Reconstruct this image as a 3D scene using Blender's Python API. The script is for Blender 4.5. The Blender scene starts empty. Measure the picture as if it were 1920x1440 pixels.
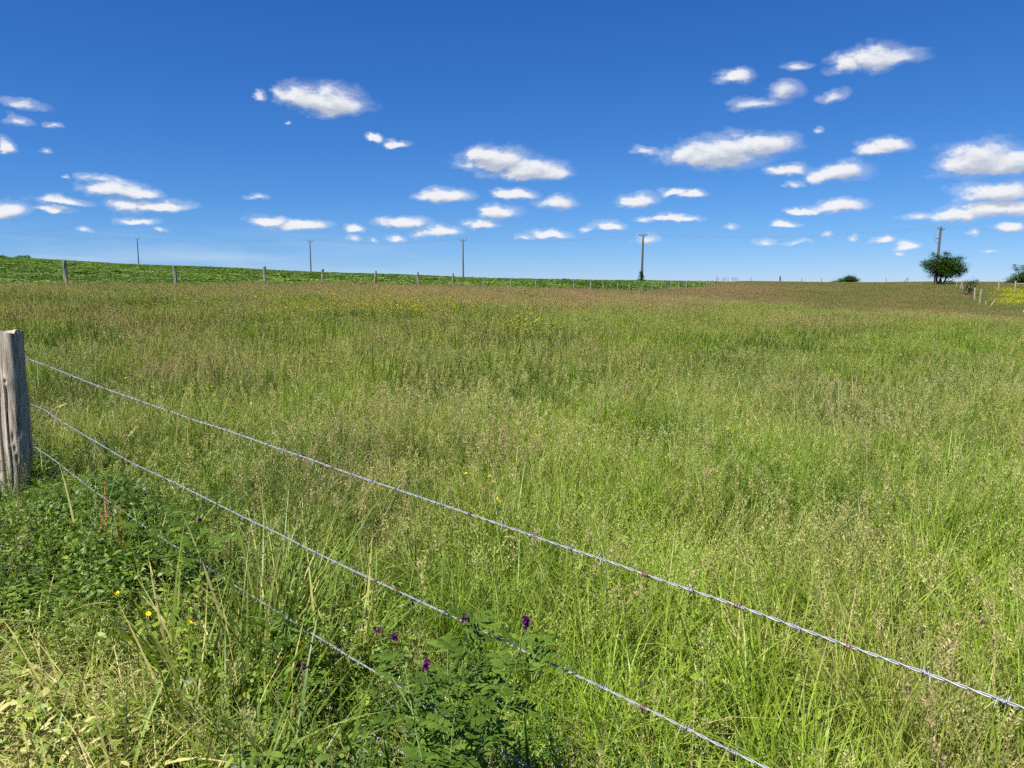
import bpy, math, random
import numpy as np
from mathutils import Vector, Euler

D = bpy.data
SC = bpy.context.scene
COL = SC.collection
R = math.radians
rng = np.random.default_rng(7)
random.seed(7)

# ------------------------------------------------------------------ camera
F, YH, CH = 1420.0, 532.0, 1.6
PITCH = math.atan((720 - YH) / F)
cam = D.cameras.new("camera")
cam.sensor_width = 36
cam.lens = F / 1920 * 36
cam.clip_start = 0.05
cam.clip_end = 20000
camo = D.objects.new("camera", cam)
COL.objects.link(camo)
camo.location = (0, 0, CH)
camo.rotation_euler = (math.pi / 2 - PITCH, 0, 0)
SC.camera = camo

# ------------------------------------------------------------------ render look
SC.view_settings.view_transform = 'Standard'
SC.view_settings.look = 'None'
SC.view_settings.gamma = 1
EXPO = 0.92
SC.view_settings.exposure = EXPO
cy = SC.cycles
cy.max_bounces = 6
cy.diffuse_bounces = 3
cy.glossy_bounces = 2
cy.transmission_bounces = 4
cy.transparent_max_bounces = 8
cy.caustics_reflective = False
cy.caustics_refractive = False
cy.use_denoising = False
cy.use_adaptive_sampling = True
cy.adaptive_threshold = 0.03
cy.adaptive_min_samples = 40

# ------------------------------------------------------------------ sun
SUN_AZ, SUN_EL = -134.0, 56.0
sl = D.lights.new("sun", 'SUN')
sl.energy = 5.0
sl.angle = R(0.53)
sl.color = (1.0, 0.955, 0.88)
so = D.objects.new("sun", sl)
COL.objects.link(so)
sd = Vector((math.sin(R(SUN_AZ)) * math.cos(R(SUN_EL)), math.cos(R(SUN_AZ)) * math.cos(R(SUN_EL)), math.sin(R(SUN_EL))))
so.rotation_euler = sd.to_track_quat('Z', 'Y').to_euler()
so.location = sd * 50


def ray(px, py):
    v = (720 - py) / F
    u = (px - 960) / F
    return np.array([u, math.cos(PITCH) + v * math.sin(PITCH), -math.sin(PITCH) + v * math.cos(PITCH)])


def at(px, py, Y):
    r = ray(px, py)
    t = Y / r[1]
    return np.array([r[0] * t, Y, CH + r[2] * t])


# ------------------------------------------------------------------ world: Nishita sky with cumulus
# each: centre column, centre row, half width, half height, strength (photo measurements turned into sky directions)
CL = [
 (612,190,80,31,1),(560,185,44,22,1),(487,180,11,9,.75),(520,176,12,9,.6),(535,228,8,6,.35),
 (704,258,18,9,.8),(752,268,31,10,.85),
 (925,298,68,27,1),(985,318,80,23,1),(1030,322,40,16,1),(905,292,40,17,1),
 (1345,284,108,36,1),(1425,272,70,24,1),(1310,290,70,26,1),(1205,281,20,10,.55),
 (1645,110,72,31,.85),(1590,120,42,26,.8),(1700,105,54,14,.75),(1374,143,44,18,.8),(1498,122,27,11,.72),
 (1470,168,36,20,.62),(1425,192,56,16,.55),(1558,180,30,16,.6),(1540,240,12,8,.38),
 (1835,300,88,36,1),(1900,305,60,26,1),(1870,358,85,24,1),(1862,390,100,22,1),(1795,400,44,17,1),(1725,406,32,7,.55),
 (1650,277,57,17,.88),(1580,322,52,22,.95),(1530,328,40,16,.9),(1475,318,44,14,.88),(1480,342,20,7,.7),
 (1565,384,66,14,.95),(1510,392,38,9,.88),(1830,437,10,6,.6),(1892,425,30,11,.8),(1862,467,22,5,.5),
 (834,366,52,16,.97),(965,366,44,13,.9),(1040,378,44,17,.9),
 (935,398,42,15,.95),(897,418,40,12,.92),(757,418,46,13,.95),(818,434,44,14,1),(742,446,22,9,.8),
 (500,412,46,13,.97),(560,420,70,12,.93),(668,430,24,9,.85),(655,448,16,8,.75),(698,452,13,6,.6),
 (1028,438,42,12,.88),(985,446,20,7,.6),(1142,422,38,12,.95),(1092,432,14,7,.6),
 (1193,374,42,15,.92),(1256,361,36,9,.85),(1300,366,30,11,.85),(1256,408,60,9,.88),(1212,447,32,12,.68),
 (183,333,34,9,.75),(215,354,60,21,1),(262,362,38,14,1),(300,383,66,13,.97),(240,384,44,14,.85),
 (112,379,62,10,.88),(102,396,46,9,.85),(22,400,38,21,1),(258,412,48,10,.8),(157,428,20,7,.7),
 (50,197,48,11,.6),(36,225,30,11,.55),(98,232,18,8,.7),(8,274,25,14,.95),(82,283,14,6,.4),
 (482,370,18,7,.75),(1472,420,33,8,.85),(1372,427,18,7,.6),(1436,455,20,7,.5),
 (1540,440,13,7,.6),(1597,446,13,7,.72),(1660,450,22,9,.85),(1703,460,26,11,.95),(1688,473,9,4,.6),
 (300,430,14,5,.35),(1490,455,30,6,.3),(125,332,10,5,.3),
]


def azel(px, py):
    d = ray(px, py)
    d = d / np.linalg.norm(d)
    return math.atan2(d[0], d[1]), math.asin(d[2])


w = D.worlds.new("World")
SC.world = w
w.use_nodes = True
nt = w.node_tree
nt.nodes.clear()
N = nt.nodes
L = nt.links


def nn(t, **k):
    n = N.new(t)
    for a, b in k.items():
        setattr(n, a, b)
    return n


def link(a, b):
    L.new(a, b)


def mth(op, a, b=None, c=None, clamp=False):
    n = nn('ShaderNodeMath', operation=op)
    n.use_clamp = clamp
    for i, x in enumerate((a, b, c)):
        if x is None:
            continue
        if isinstance(x, (int, float)):
            n.inputs[i].default_value = x
        else:
            link(x, n.inputs[i])
    return n.outputs[0]


def vm(op, a, b=None, c=None):
    n = nn('ShaderNodeVectorMath', operation=op)
    for i, x in enumerate((a, b, c)):
        if x is None:
            continue
        if isinstance(x, (tuple, list)):
            n.inputs[i].default_value = x
        else:
            link(x, n.inputs[i])
    return n.outputs['Value'] if op in ('LENGTH', 'DOT_PRODUCT') else n.outputs[0]


sky = nn('ShaderNodeTexSky', sky_type='NISHITA')
sky.sun_disc = False
sky.sun_elevation = R(SUN_EL)
sky.sun_rotation = R(SUN_AZ)
sky.altitude = 120
sky.air_density = 0.7
sky.dust_density = 0.0
sky.ozone_density = 6.0
SKY_STR = 0.124 / 2 ** EXPO
tc = nn('ShaderNodeTexCoord')
ssk = nn('ShaderNodeSeparateColor')
link(sky.outputs[0], ssk.inputs[0])
csk = nn('ShaderNodeCombineColor')
link(mth('MULTIPLY', mth('POWER', ssk.outputs[0], 1.33), .0355 / .124), csk.inputs[0])
link(mth('MULTIPLY', mth('POWER', ssk.outputs[1], .96), .087 / .124), csk.inputs[1])
link(mth('MULTIPLY', mth('POWER', ssk.outputs[2], .69), .210 / .124), csk.inputs[2])
skycol = csk.outputs[0]
bg0 = nn('ShaderNodeBackground')
link(skycol, bg0.inputs[0])
bg0.inputs[1].default_value = SKY_STR
sep = nn('ShaderNodeSeparateXYZ')
link(tc.outputs['Generated'], sep.inputs[0])
az = mth('ARCTAN2', sep.outputs[0], sep.outputs[1])
el = mth('ARCSINE', sep.outputs[2])
P = nn('ShaderNodeCombineXYZ')
link(az, P.inputs[0])
link(el, P.inputs[1])


def noise(vec, scale, detail, rough):
    n = nn('ShaderNodeTexNoise')
    n.inputs['Scale'].default_value = scale
    n.inputs['Detail'].default_value = detail
    n.inputs['Roughness'].default_value = rough
    link(vec, n.inputs['Vector'])
    return n


def field(p, cl):
    """cloud density at direction p (azimuth, elevation): ragged ellipses with flatter undersides"""
    st = vm('MULTIPLY', p, (1, 1.75, 1))
    nz = noise(st, 34, 8, 0.63)
    nw = noise(st, 12, 2, 0.5)
    off = vm('MULTIPLY', vm('SUBTRACT', nw.outputs['Color'], (.5, .5, .5)), (0.040, 0.014, 0))
    off2 = vm('MULTIPLY', vm('SUBTRACT', nz.outputs['Color'], (.5, .5, .5)), (0.026, 0.017, 0))
    pw = vm('ADD', vm('ADD', p, off), off2)
    acc = [None, None]
    for (cx, cyy, hw, hh, s) in cl:
        a0, e0 = azel(cx, cyy)
        ax = abs(azel(cx + hw, cyy)[0] - azel(cx - hw, cyy)[0]) / 2
        ey = abs(azel(cx, cyy + hh)[1] - azel(cx, cyy - hh)[1]) / 2
        ax *= 1.14
        ey *= 1.27
        q = vm('MULTIPLY_ADD', pw, (1 / ax, 1 / ey, 0), (-a0 / ax, -(e0 - ey * .15) / ey, 0))
        qb = vm('MINIMUM', q, vm('MULTIPLY', q, (1, 1.7, 1)))
        i = 0 if s >= .8 else 1
        s = s if i == 0 else .55 + .5 * s
        d = mth('MULTIPLY_ADD', vm('LENGTH', qb), -1.0 * s ** .35, s ** .75)
        acc[i] = d if acc[i] is None else mth('MAXIMUM', acc[i], d)
    n1 = mth('MULTIPLY_ADD', nz.outputs['Fac'], 1.25, -0.70)
    return [None if a is None else mth('MULTIPLY_ADD', a, 1.15, n1) for a in acc]


def cloud_shader(cl):
    dens = field(P.outputs[0], cl)
    ups = field(vm('ADD', P.outputs[0], (-0.004, 0.0085, 0)), cl)
    lit = []
    for k, (den, up) in enumerate(zip(dens, ups)):
        if den is None:
            continue
        al = nn('ShaderNodeMapRange', interpolation_type='SMOOTHSTEP')
        link(den, al.inputs[0])
        al.inputs[1].default_value = 0.0
        al.inputs[2].default_value = (0.56, 0.98)[k]
        al.inputs[4].default_value = (0.97, 0.86)[k]
        sh = nn('ShaderNodeMapRange', interpolation_type='SMOOTHSTEP')  # cloud light and shade painted in colour: greyer where density sunward is high
        link(mth('SUBTRACT', up, mth('MULTIPLY', den, 0.40)), sh.inputs[0])
        sh.inputs[1].default_value = -0.12
        sh.inputs[2].default_value = 0.60
        mx = nn('ShaderNodeMix', data_type='RGBA')
        link(sh.outputs[0], mx.inputs[0])
        mx.inputs[6].default_value = (.90 / 2 ** EXPO, .91 / 2 ** EXPO, .94 / 2 ** EXPO, 1)
        mx.inputs[7].default_value = (.49 / 2 ** EXPO, .535 / 2 ** EXPO, .64 / 2 ** EXPO, 1)
        # thin ragged fringe around the solid part
        fr = nn('ShaderNodeMapRange', interpolation_type='SMOOTHSTEP')
        link(den, fr.inputs[0])
        fr.inputs[1].default_value = -0.26
        fr.inputs[2].default_value = 0.25
        fr.inputs[4].default_value = (0.24, 0.22)[k]
        lit.append((mth('MAXIMUM', al.outputs[0], fr.outputs[0]), mx.outputs[2]))
    # thin veils near the horizon
    vs = vm('MULTIPLY', P.outputs[0], (3.0, 26, 1))
    vn = noise(vs, 2.0, 4, .55)
    vr = nn('ShaderNodeMapRange')
    link(vn.outputs[0], vr.inputs[0])
    vr.inputs[1].default_value = .42
    vr.inputs[2].default_value = .75
    vr.inputs[4].default_value = .42
    ve = nn('ShaderNodeMapRange')
    link(el, ve.inputs[0])
    ve.inputs[1].default_value = 0.075
    ve.inputs[2].default_value = 0.03
    vl = nn('ShaderNodeMapRange')
    link(az, vl.inputs[0])
    vl.inputs[1].default_value = 0.0
    vl.inputs[2].default_value = -0.3
    va = mth('MULTIPLY', mth('MULTIPLY', vr.outputs[0], ve.outputs[0]), vl.outputs[0])
    skys = vm('SCALE', skycol)
    skys.node.inputs['Scale'].default_value = SKY_STR
    base_ = skys
    for f_, c_ in [(va, None)] + lit[::-1]:
        fin = nn('ShaderNodeMix', data_type='RGBA')
        link(f_, fin.inputs[0])
        link(base_, fin.inputs[6])
        if c_ is None:
            fin.inputs[7].default_value = (.72 / 2 ** EXPO, .82 / 2 ** EXPO, .95 / 2 ** EXPO, 1)
        else:
            link(c_, fin.inputs[7])
        base_ = fin.outputs[2]
    bgc = nn('ShaderNodeBackground')
    link(base_, bgc.inputs[0])
    bgc.inputs[1].default_value = 1
    return bgc.outputs[0]


# the front sky in eight sectors of azimuth, so that each ray weighs only the clouds near it
bounds = [-0.95, -0.50, -0.36, -0.22, -0.06, 0.10, 0.24, 0.38, 0.49, 0.95]
cur = bg0.outputs[0]
for i in range(len(bounds) - 1):
    lo, hi = bounds[i], bounds[i + 1]
    sel = []
    for c in CL:
        a0 = azel(c[0], c[1])[0]
        hw = c[2] / F * 1.2 + 0.03
        if a0 + hw > lo and a0 - hw < hi:
            sel.append(c)
    fac = mth('COMPARE', az, (lo + hi) / 2, (hi - lo) / 2)
    fac = mth('MULTIPLY', fac, mth('COMPARE', el, 0.19, 0.23))
    mixs = nn('ShaderNodeMixShader')
    link(fac, mixs.inputs[0])
    link(cur, mixs.inputs[1])
    link(cloud_shader(sel or CL[:1]), mixs.inputs[2])
    cur = mixs.outputs[0]
wo = nn('ShaderNodeOutputWorld')
link(cur, wo.inputs[0])


# ------------------------------------------------------------------ noise and terrain
def _hash(i, j, s):
    h = (i * 374761393 + j * 668265263 + s * 974634777) & 0xFFFFFFFF
    h = ((h ^ (h >> 13)) * 1274126177) & 0xFFFFFFFF
    return ((h ^ (h >> 16)) & 0xFFFF) / 65535.0


def vnoise(x, y, s=0):
    x = np.asarray(x, float)
    y = np.asarray(y, float)
    i = np.floor(x).astype(np.int64)
    j = np.floor(y).astype(np.int64)
    fx, fy = x - i, y - j
    fx = fx * fx * (3 - 2 * fx)
    fy = fy * fy * (3 - 2 * fy)
    a = _hash(i, j, s) * (1 - fx) + _hash(i + 1, j, s) * fx
    b = _hash(i, j + 1, s) * (1 - fx) + _hash(i + 1, j + 1, s) * fx
    return a * (1 - fy) + b * fy


def fbm(x, y, s=0, o=4):
    t = 0
    a = .5
    n = 0
    for k in range(o):
        t = t + a * vnoise(x * 2 ** k + 17.3 * k, y * 2 ** k - 9.1 * k, s + k)
        n += a
        a *= .5
    return t / n


flat = [(0, 0), (3, 0), (40, 0), (120, 0), (400, 0), (1500, 0), (6000, 0)]
PROF = [
 (-180, flat), (-100, flat),
 (-1100, [(0,0),(3,0),(6,.08),(12,.45),(20,.9),(29,1.3),(60,2.5),(150,6.5),(250,10.8),(290,11.4),(340,11.1),(600,5),(3000,-6),(6000,-6)]),
 (0, [(0,0),(3,0),(6,.05),(12,.35),(20,.8),(29,1.15),(60,2.25),(150,6.0),(250,9.9),(290,10.6),(340,10.4),(600,4),(3000,-6),(6000,-6)]),
 (340, [(0,0),(3,0),(6,.04),(12,.28),(20,.66),(36,1.05),(60,1.7),(120,3.6),(230,6.5),(270,7.0),(340,6.6),(600,2),(3000,-4),(6000,-4)]),
 (700, [(0,0),(3,0),(6,.03),(12,.22),(20,.5),(36,.9),(50,1.05),(100,2.0),(190,3.72),(230,3.9),(340,3),(600,0),(3000,-2),(6000,-2)]),
 (960, [(0,0),(3,0),(6,.02),(12,.18),(20,.38),(36,.66),(68,.8),(110,1.2),(175,2.5),(210,2.6),(300,2.0),(600,0),(3000,-2),(6000,-2)]),
 (1200, [(0,0),(3,0),(6,0),(12,.12),(20,.28),(36,.42),(50,.45),(80,.3),(104,.15),(160,1.98),(200,2.1),(300,1.5),(600,0),(3000,-1),(6000,-1)]),
 (1300, [(0,0),(3,0),(6,0),(12,.08),(20,.18),(36,.3),(50,.3),(80,.2),(132,.5),(170,1.85),(220,2.1),(300,1.5),(600,0),(3000,-1),(6000,-1)]),
 (1400, [(0,0),(3,0),(6,0),(15,.05),(35,.15),(60,-.25),(120,.5),(175,1.68),(220,1.7),(300,1.3),(600,0),(3000,0),(6000,0)]),
 (1600, [(0,0),(3,0),(6,0),(15,0),(28,-.02),(60,-1.0),(110,0),(160,1.2),(200,1.4),(300,1.2),(600,0.4),(3000,1),(6000,1)]),
 (1770, [(0,0),(3,0),(6,0),(15,-.02),(28,-.12),(60,-1.0),(90,.0),(120,1.18),(160,1.5),(300,1.4),(600,1.0),(3000,1.5),(6000,1.5)]),
 (1920, [(0,0),(3,0),(6,0),(15,-.1),(26,-.35),(60,-1.1),(90,-.1),(120,.8),(160,1.4),(300,1.5),(600,1.2),(3000,1.6),(6000,1.6)]),
 (2900, [(0,0),(3,0),(6,0),(15,-.1),(26,-.35),(60,-1.1),(90,-.1),(120,.8),(160,1.4),(300,1.5),(600,1.2),(3000,1.6),(6000,1.6)]),
 (100, flat), (180, flat),
]


def pchip_tab(pts):
    r = np.array([p[0] for p in pts], float)
    z = np.array([p[1] for p in pts], float)
    x = np.log(r + 6)
    h = np.diff(x)
    dl = np.diff(z) / h
    m = np.zeros_like(z)
    for k in range(1, len(z) - 1):
        if dl[k - 1] * dl[k] > 0:
            w1, w2 = 2 * h[k] + h[k - 1], h[k] + 2 * h[k - 1]
            m[k] = (w1 + w2) / (w1 / dl[k - 1] + w2 / dl[k])
    return x, z, m


KT, KP = [], []
for i, (c, pts) in enumerate(PROF):
    if i < 2 or i >= len(PROF) - 2:
        KT.append(R(c))
        KP.append(pchip_tab(pts))
    else:
        u = (c - 960) / F
        KT.append(math.atan(u))
        s_ = math.sqrt(1 + u * u)
        KP.append(pchip_tab([(a * s_, b) for a, b in pts]))
KT = np.array(KT)


def prof(k, lr):
    x, z, m = KP[k]
    i = np.clip(np.searchsorted(x, lr) - 1, 0, len(x) - 2)
    h = x[i + 1] - x[i]
    t = np.clip((lr - x[i]) / h, 0, 1)
    t2, t3 = t * t, t * t * t
    return (2 * t3 - 3 * t2 + 1) * z[i] + (t3 - 2 * t2 + t) * h * m[i] + (-2 * t3 + 3 * t2) * z[i + 1] + (t3 - t2) * h * m[i + 1]


def ground(x, y):
    x = np.atleast_1d(np.asarray(x, float))
    y = np.atleast_1d(np.asarray(y, float))
    th = np.arctan2(x, y)
    r = np.hypot(x, y)
    lr = np.log(r + 6)
    V = np.array([prof(k, lr) for k in range(len(KT))])
    i = np.clip(np.searchsorted(KT, th) - 1, 0, len(KT) - 2)
    t = (th - KT[i]) / (KT[i + 1] - KT[i])
    t = t * t * (3 - 2 * t) * .5 + t * .5
    n = np.arange(len(th))
    z = V[i, n] * (1 - t) + V[i + 1, n] * t
    bump = (fbm(x * .35, y * .35, 3) - .5) * .10 * np.clip((r - 2) / 6, 0, 1)
    bump += (fbm(x * .06, y * .06, 9) - .5) * .25 * np.clip((r - 10) / 30, 0, 1) * np.clip((400 - r) / 200, 0, 1)
    return z + bump


def gz(x, y):
    return float(ground(x, y)[0])


def march(px, py, t0, t1, h, n=240):
    r_ = ray(px, py)
    ts = np.geomspace(t0, t1, n)
    ok = CH + r_[2] * ts < ground(r_[0] * ts, r_[1] * ts) + h
    return (r_, float(ts[np.argmax(ok)])) if ok.any() else (r_, None)


# ------------------------------------------------------------------ object helpers
def tag(o, label=None, cat=None, group=None, kind=None):
    if label: o['label'] = label
    if cat: o['category'] = cat
    if group: o['group'] = group
    if kind: o['kind'] = kind
    return o


def link_obj(name, me, mat=None, parent=None, loc=None):
    o = D.objects.new(name, me)
    COL.objects.link(o)
    if mat is not None and me is not None:
        me.materials.append(mat)
    if parent is not None:
        o.parent = parent
    if loc is not None:
        o.location = loc
    return o


def empty(name, loc, label, cat, group=None):
    o = D.objects.new(name, None)
    COL.objects.link(o)
    o.location = loc
    o.empty_display_size = .3
    return tag(o, label, cat, group)


class MB:
    """collects quads with a per-point attribute 'gc' = (random, head, dry, height)"""
    def __init__(s):
        s.v, s.f, s.a, s.n = [], [], [], 0

    def add(s, v, f, a):
        v = np.asarray(v, float).reshape(-1, 3)
        a = np.asarray(a, float)
        if a.ndim == 1:
            a = np.tile(a, (len(v), 1))
        s.v.append(v)
        s.f.append(np.asarray(f, int).reshape(-1, 4) + s.n)
        s.a.append(a.reshape(-1, 4))
        s.n += len(v)

    def ribbon(s, pts, wid, side, att):
        """pts (n,k,3), wid (n,k), side (n,3) or (n,k,3), att (n,k,4)"""
        n, k, _ = pts.shape
        if side.ndim == 2:
            side = np.repeat(side[:, None, :], k, 1)
        o = side * wid[:, :, None] * .5
        v = np.stack([pts - o, pts + o], 2)
        base = np.arange(n)[:, None] * (k * 2) + np.arange(k - 1)[None, :] * 2
        f = np.stack([base, base + 1, base + 3, base + 2], -1)
        s.add(v.reshape(-1, 3), f.reshape(-1, 4), np.repeat(att, 2, axis=1).reshape(-1, 4))

    def tube(s, path, rad, seg=8, att=(0, 0, 0, 0), cap=True):
        path = np.asarray(path, float)
        k = len(path)
        rad = np.broadcast_to(np.asarray(rad, float), (k,))
        t = np.gradient(path, axis=0)
        t /= np.linalg.norm(t, axis=1)[:, None] + 1e-12
        ref = np.array([0, 0, 1.0])
        if abs(t[:, 2]).mean() > .8:
            ref = np.array([1.0, 0, 0])
        a = np.cross(t, ref)
        a /= np.linalg.norm(a, axis=1)[:, None] + 1e-12
        b = np.cross(t, a)
        an = np.arange(seg) * 2 * math.pi / seg
        ring = path[:, None, :] + rad[:, None, None] * (np.cos(an)[None, :, None] * a[:, None, :] + np.sin(an)[None, :, None] * b[:, None, :])
        v = ring.reshape(-1, 3)
        f = []
        for i in range(k - 1):
            for j in range(seg):
                f.append((i * seg + j, i * seg + (j + 1) % seg, (i + 1) * seg + (j + 1) % seg, (i + 1) * seg + j))
        if cap and seg == 8:
            for o_, fl in ((0, 1), ((k - 1) * seg, 0)):
                for q in ((0, 1, 2, 7), (7, 2, 3, 6), (6, 3, 4, 5)):
                    q = [o_ + x for x in q]
                    f.append(q[::-1] if fl else q)
        s.add(v, f, att)

    def box(s, c, h, rz=0, att=(0, 0, 0, 0)):
        v = np.array([(x, y, z) for z in (-1, 1) for y in (-1, 1) for x in (-1, 1)], float) * np.array(h)
        cr, sr = math.cos(rz), math.sin(rz)
        v = np.stack([v[:, 0] * cr - v[:, 1] * sr, v[:, 0] * sr + v[:, 1] * cr, v[:, 2]], 1) + np.array(c)
        s.add(v, [(0, 2, 3, 1), (4, 5, 7, 6), (0, 1, 5, 4), (2, 6, 7, 3), (0, 4, 6, 2), (1, 3, 7, 5)], att)

    def mesh(s, name, smooth=True):
        v = np.concatenate(s.v)
        f = np.concatenate(s.f)
        a = np.concatenate(s.a)
        me = D.meshes.new(name)
        me.vertices.add(len(v))
        me.vertices.foreach_set('co', v.astype(np.float32).ravel())
        me.loops.add(len(f) * 4)
        me.loops.foreach_set('vertex_index', f.astype(np.int32).ravel())
        me.polygons.add(len(f))
        me.polygons.foreach_set('loop_start', np.arange(0, len(f) * 4, 4, dtype=np.int32))
        me.update(calc_edges=True)
        at_ = me.attributes.new('gc', 'FLOAT_COLOR', 'POINT')
        at_.data.foreach_set('color', a.astype(np.float32).ravel())
        me.polygons.foreach_set('use_smooth', np.full(len(f), smooth))
        return me

    def obj(s, name, mat, parent=None, loc=None, smooth=True):
        return link_obj(name, s.mesh(name, smooth), mat, parent, loc)


# ------------------------------------------------------------------ materials
class MT:
    def __init__(s, name):
        s.m = D.materials.new(name)
        s.m.use_nodes = True
        s.t = s.m.node_tree
        s.t.nodes.clear()
        s.out = s.t.nodes.new('ShaderNodeOutputMaterial')

    def n(s, t, ins=None, **k):
        x = s.t.nodes.new(t)
        for a, b in k.items():
            setattr(x, a, b)
        for a, b in (ins or {}).items():
            if hasattr(b, 'is_linked') or hasattr(b, 'links'):
                s.t.links.new(b, x.inputs[a])
            else:
                x.inputs[a].default_value = b
        return x

    def mix(s, f, a, b):
        x = s.n('ShaderNodeMix', data_type='RGBA')
        for i, v in ((0, f), (6, a), (7, b)):
            if hasattr(v, 'links'):
                s.t.links.new(v, x.inputs[i])
            else:
                x.inputs[i].default_value = v if i == 0 else (*v, 1)
        return x.outputs[2]

    def math(s, op, a, b=0.0, clamp=False):
        x = s.n('ShaderNodeMath', {0: a, 1: b}, operation=op)
        x.use_clamp = clamp
        return x.outputs[0]

    def rng(s, v, a, b, c=0.0, d=1.0):
        return s.n('ShaderNodeMapRange', {0: v, 1: a, 2: b, 3: c, 4: d}).outputs[0]


def plain(name, col, rough=.7, metal=0.0, spec=.3, var=.25, scale=20, bump=0.0, stretch=(1, 1, 1)):
    m = MT(name)
    tcn = m.n('ShaderNodeTexCoord')
    mp = m.n('ShaderNodeMapping', {'Vector': tcn.outputs['Object'], 'Scale': stretch})
    no = m.n('ShaderNodeTexNoise', {'Vector': mp.outputs[0], 'Scale': scale, 'Detail': 5.0})
    a = [c * (1 - var) for c in col]
    b = [min(1, c * (1 + var)) for c in col]
    c = m.mix(m.rng(no.outputs[0], .3, .7), a, b)
    p = m.n('ShaderNodeBsdfPrincipled', {'Base Color': c, 'Roughness': rough, 'Metallic': metal, 'Specular IOR Level': spec})
    if bump:
        bp = m.n('ShaderNodeBump', {'Height': no.outputs[0], 'Strength': bump, 'Distance': .01})
        m.t.links.new(bp.outputs[0], p.inputs['Normal'])
    m.t.links.new(p.outputs[0], m.out.inputs[0])
    return m.m


def leafmat(name, g1, g2, straw, h1, h2, red, trans=.27, rough=.65, spec=.12):
    """leaves and seed heads: colour by blade (gc), by clump (tint: hue, redness, dryness)"""
    m = MT(name)
    gc = m.n('ShaderNodeAttribute', attribute_name='gc')
    ti = m.n('ShaderNodeAttribute', attribute_name='tint', attribute_type='INSTANCER')
    s1 = m.n('ShaderNodeSeparateColor', {0: gc.outputs['Color']})
    s2 = m.n('ShaderNodeSeparateColor', {0: ti.outputs['Color']})
    rnd, head, dry = s1.outputs[0], s1.outputs[1], s1.outputs[2]
    hue, redn, dryc = s2.outputs[0], s2.outputs[1], s2.outputs[2]
    k = m.math('ADD', m.math('MULTIPLY', rnd, .75), m.math('SUBTRACT', m.math('MULTIPLY', hue, .95), .38), True)
    g = m.mix(k, g1, g2)
    isdry = m.math('GREATER_THAN', m.math('ADD', dry, m.math('MULTIPLY', dryc, .6)), .72)
    leaf = m.mix(isdry, g, straw)
    hd = m.mix(rnd, h1, h2)
    hd = m.mix(redn, hd, red)
    leaf = m.mix(m.math('MULTIPLY', redn, .25), leaf, red)
    c = m.mix(head, leaf, hd)
    p = m.n('ShaderNodeBsdfPrincipled', {'Base Color': c, 'Roughness': rough, 'Specular IOR Level': spec})
    tcol = m.n('ShaderNodeHueSaturation', {'Color': c, 'Saturation': 1.15, 'Value': 1.25, 'Hue': .49})
    tr = m.n('ShaderNodeBsdfTranslucent', {'Color': tcol.outputs[0]})
    mx = m.n('ShaderNodeMixShader', {0: trans, 1: p.outputs[0], 2: tr.outputs[0]})
    m.t.links.new(mx.outputs[0], m.out.inputs[0])
    return m.m


M_grass = leafmat('grass', (.050, .115, .010), (.250, .350, .036), (.44, .38, .15),
                  (.33, .41, .09), (.50, .45, .165), (.38, .27, .15), rough=.45, spec=.34)
M_mid = leafmat('middle_grass', (.052, .122, .010), (.215, .315, .030), (.34, .31, .10),
                (.27, .33, .075), (.34, .32, .10), (.36, .26, .12), trans=.22)
M_far = leafmat('far_grass', (.044, .092, .009), (.150, .215, .024), (.20, .18, .075),
                (.145, .170, .042), (.20, .180, .060), (.27, .19, .09), trans=.15)
M_verge = leafmat('verge_leaves', (.040, .100, .012), (.225, .305, .040), (.46, .43, .15),
                  (.40, .38, .14), (.46, .38, .18), (.32, .12, .06), rough=.45, spec=.32)
M_crop = leafmat('crop_leaves', (.045, .105, .016), (.205, .295, .065), (.2, .3, .08),
                 (.2, .3, .08), (.2, .3, .08), (.1, .1, .03), trans=.25, rough=.6, spec=.15)
M_yellow = leafmat('buttercup_petals', (.14, .20, .03), (.20, .27, .04), (.4, .35, .1),
                   (.56, .47, .03), (.62, .54, .04), (.7, .6, .05), trans=.3)
M_tree = leafmat('tree_leaves', (.036, .092, .011), (.165, .255, .032), (.08, .1, .03),
                 (.05, .09, .02), (.06, .1, .02), (.08, .07, .02), trans=.22)
M_shrub = leafmat('grey_green_leaves', (.035, .06, .03), (.08, .12, .06), (.12, .12, .08),
                  (.05, .09, .02), (.06, .1, .02), (.08, .07, .02), trans=.2)
M_vetch = leafmat('vetch_leaves', (.075, .135, .018), (.190, .270, .048), (.35, .3, .14),
                  (.11, .012, .12), (.2, .03, .18), (.5, .4, .45), trans=.3)
M_bark = plain('bark', (.10, .08, .06), .9, scale=8, stretch=(1, 1, .2), bump=.4)
M_polewood = plain('pole_wood', (.10, .085, .07), .85, scale=10, stretch=(1, 1, .1), bump=.3)
M_iron = plain('pole_iron', (.06, .06, .065), .6, metal=.4)
M_glass = plain('insulator', (.20, .22, .22), .2, spec=.6)
M_cable = plain('cable', (.16, .17, .18), .5)
M_whitewood = plain('bleached_wood', (.30, .27, .215), .9, scale=9, stretch=(1, 1, .15), bump=.5, var=.3)
M_greywood = plain('grey_wood', (.23, .21, .18), .9, scale=9, stretch=(1, 1, .12), bump=.5, var=.4)
M_zinc = plain('galvanised_steel', (.29, .295, .305), .55, metal=.4, scale=90, var=.22)
M_rust = plain('rust', (.16, .075, .045), .85, scale=120, var=.4)
M_stem = plain('stem', (.16, .24, .06), .7)
M_redseed = plain('sorrel_seed', (.42, .12, .055), .8, scale=60, var=.35)
M_dandelion = plain('yellow_petals', (.85, .62, .015), .6, scale=60, var=.15)
M_arc = plain('straw_stem', (.42, .46, .17), .7)

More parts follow.
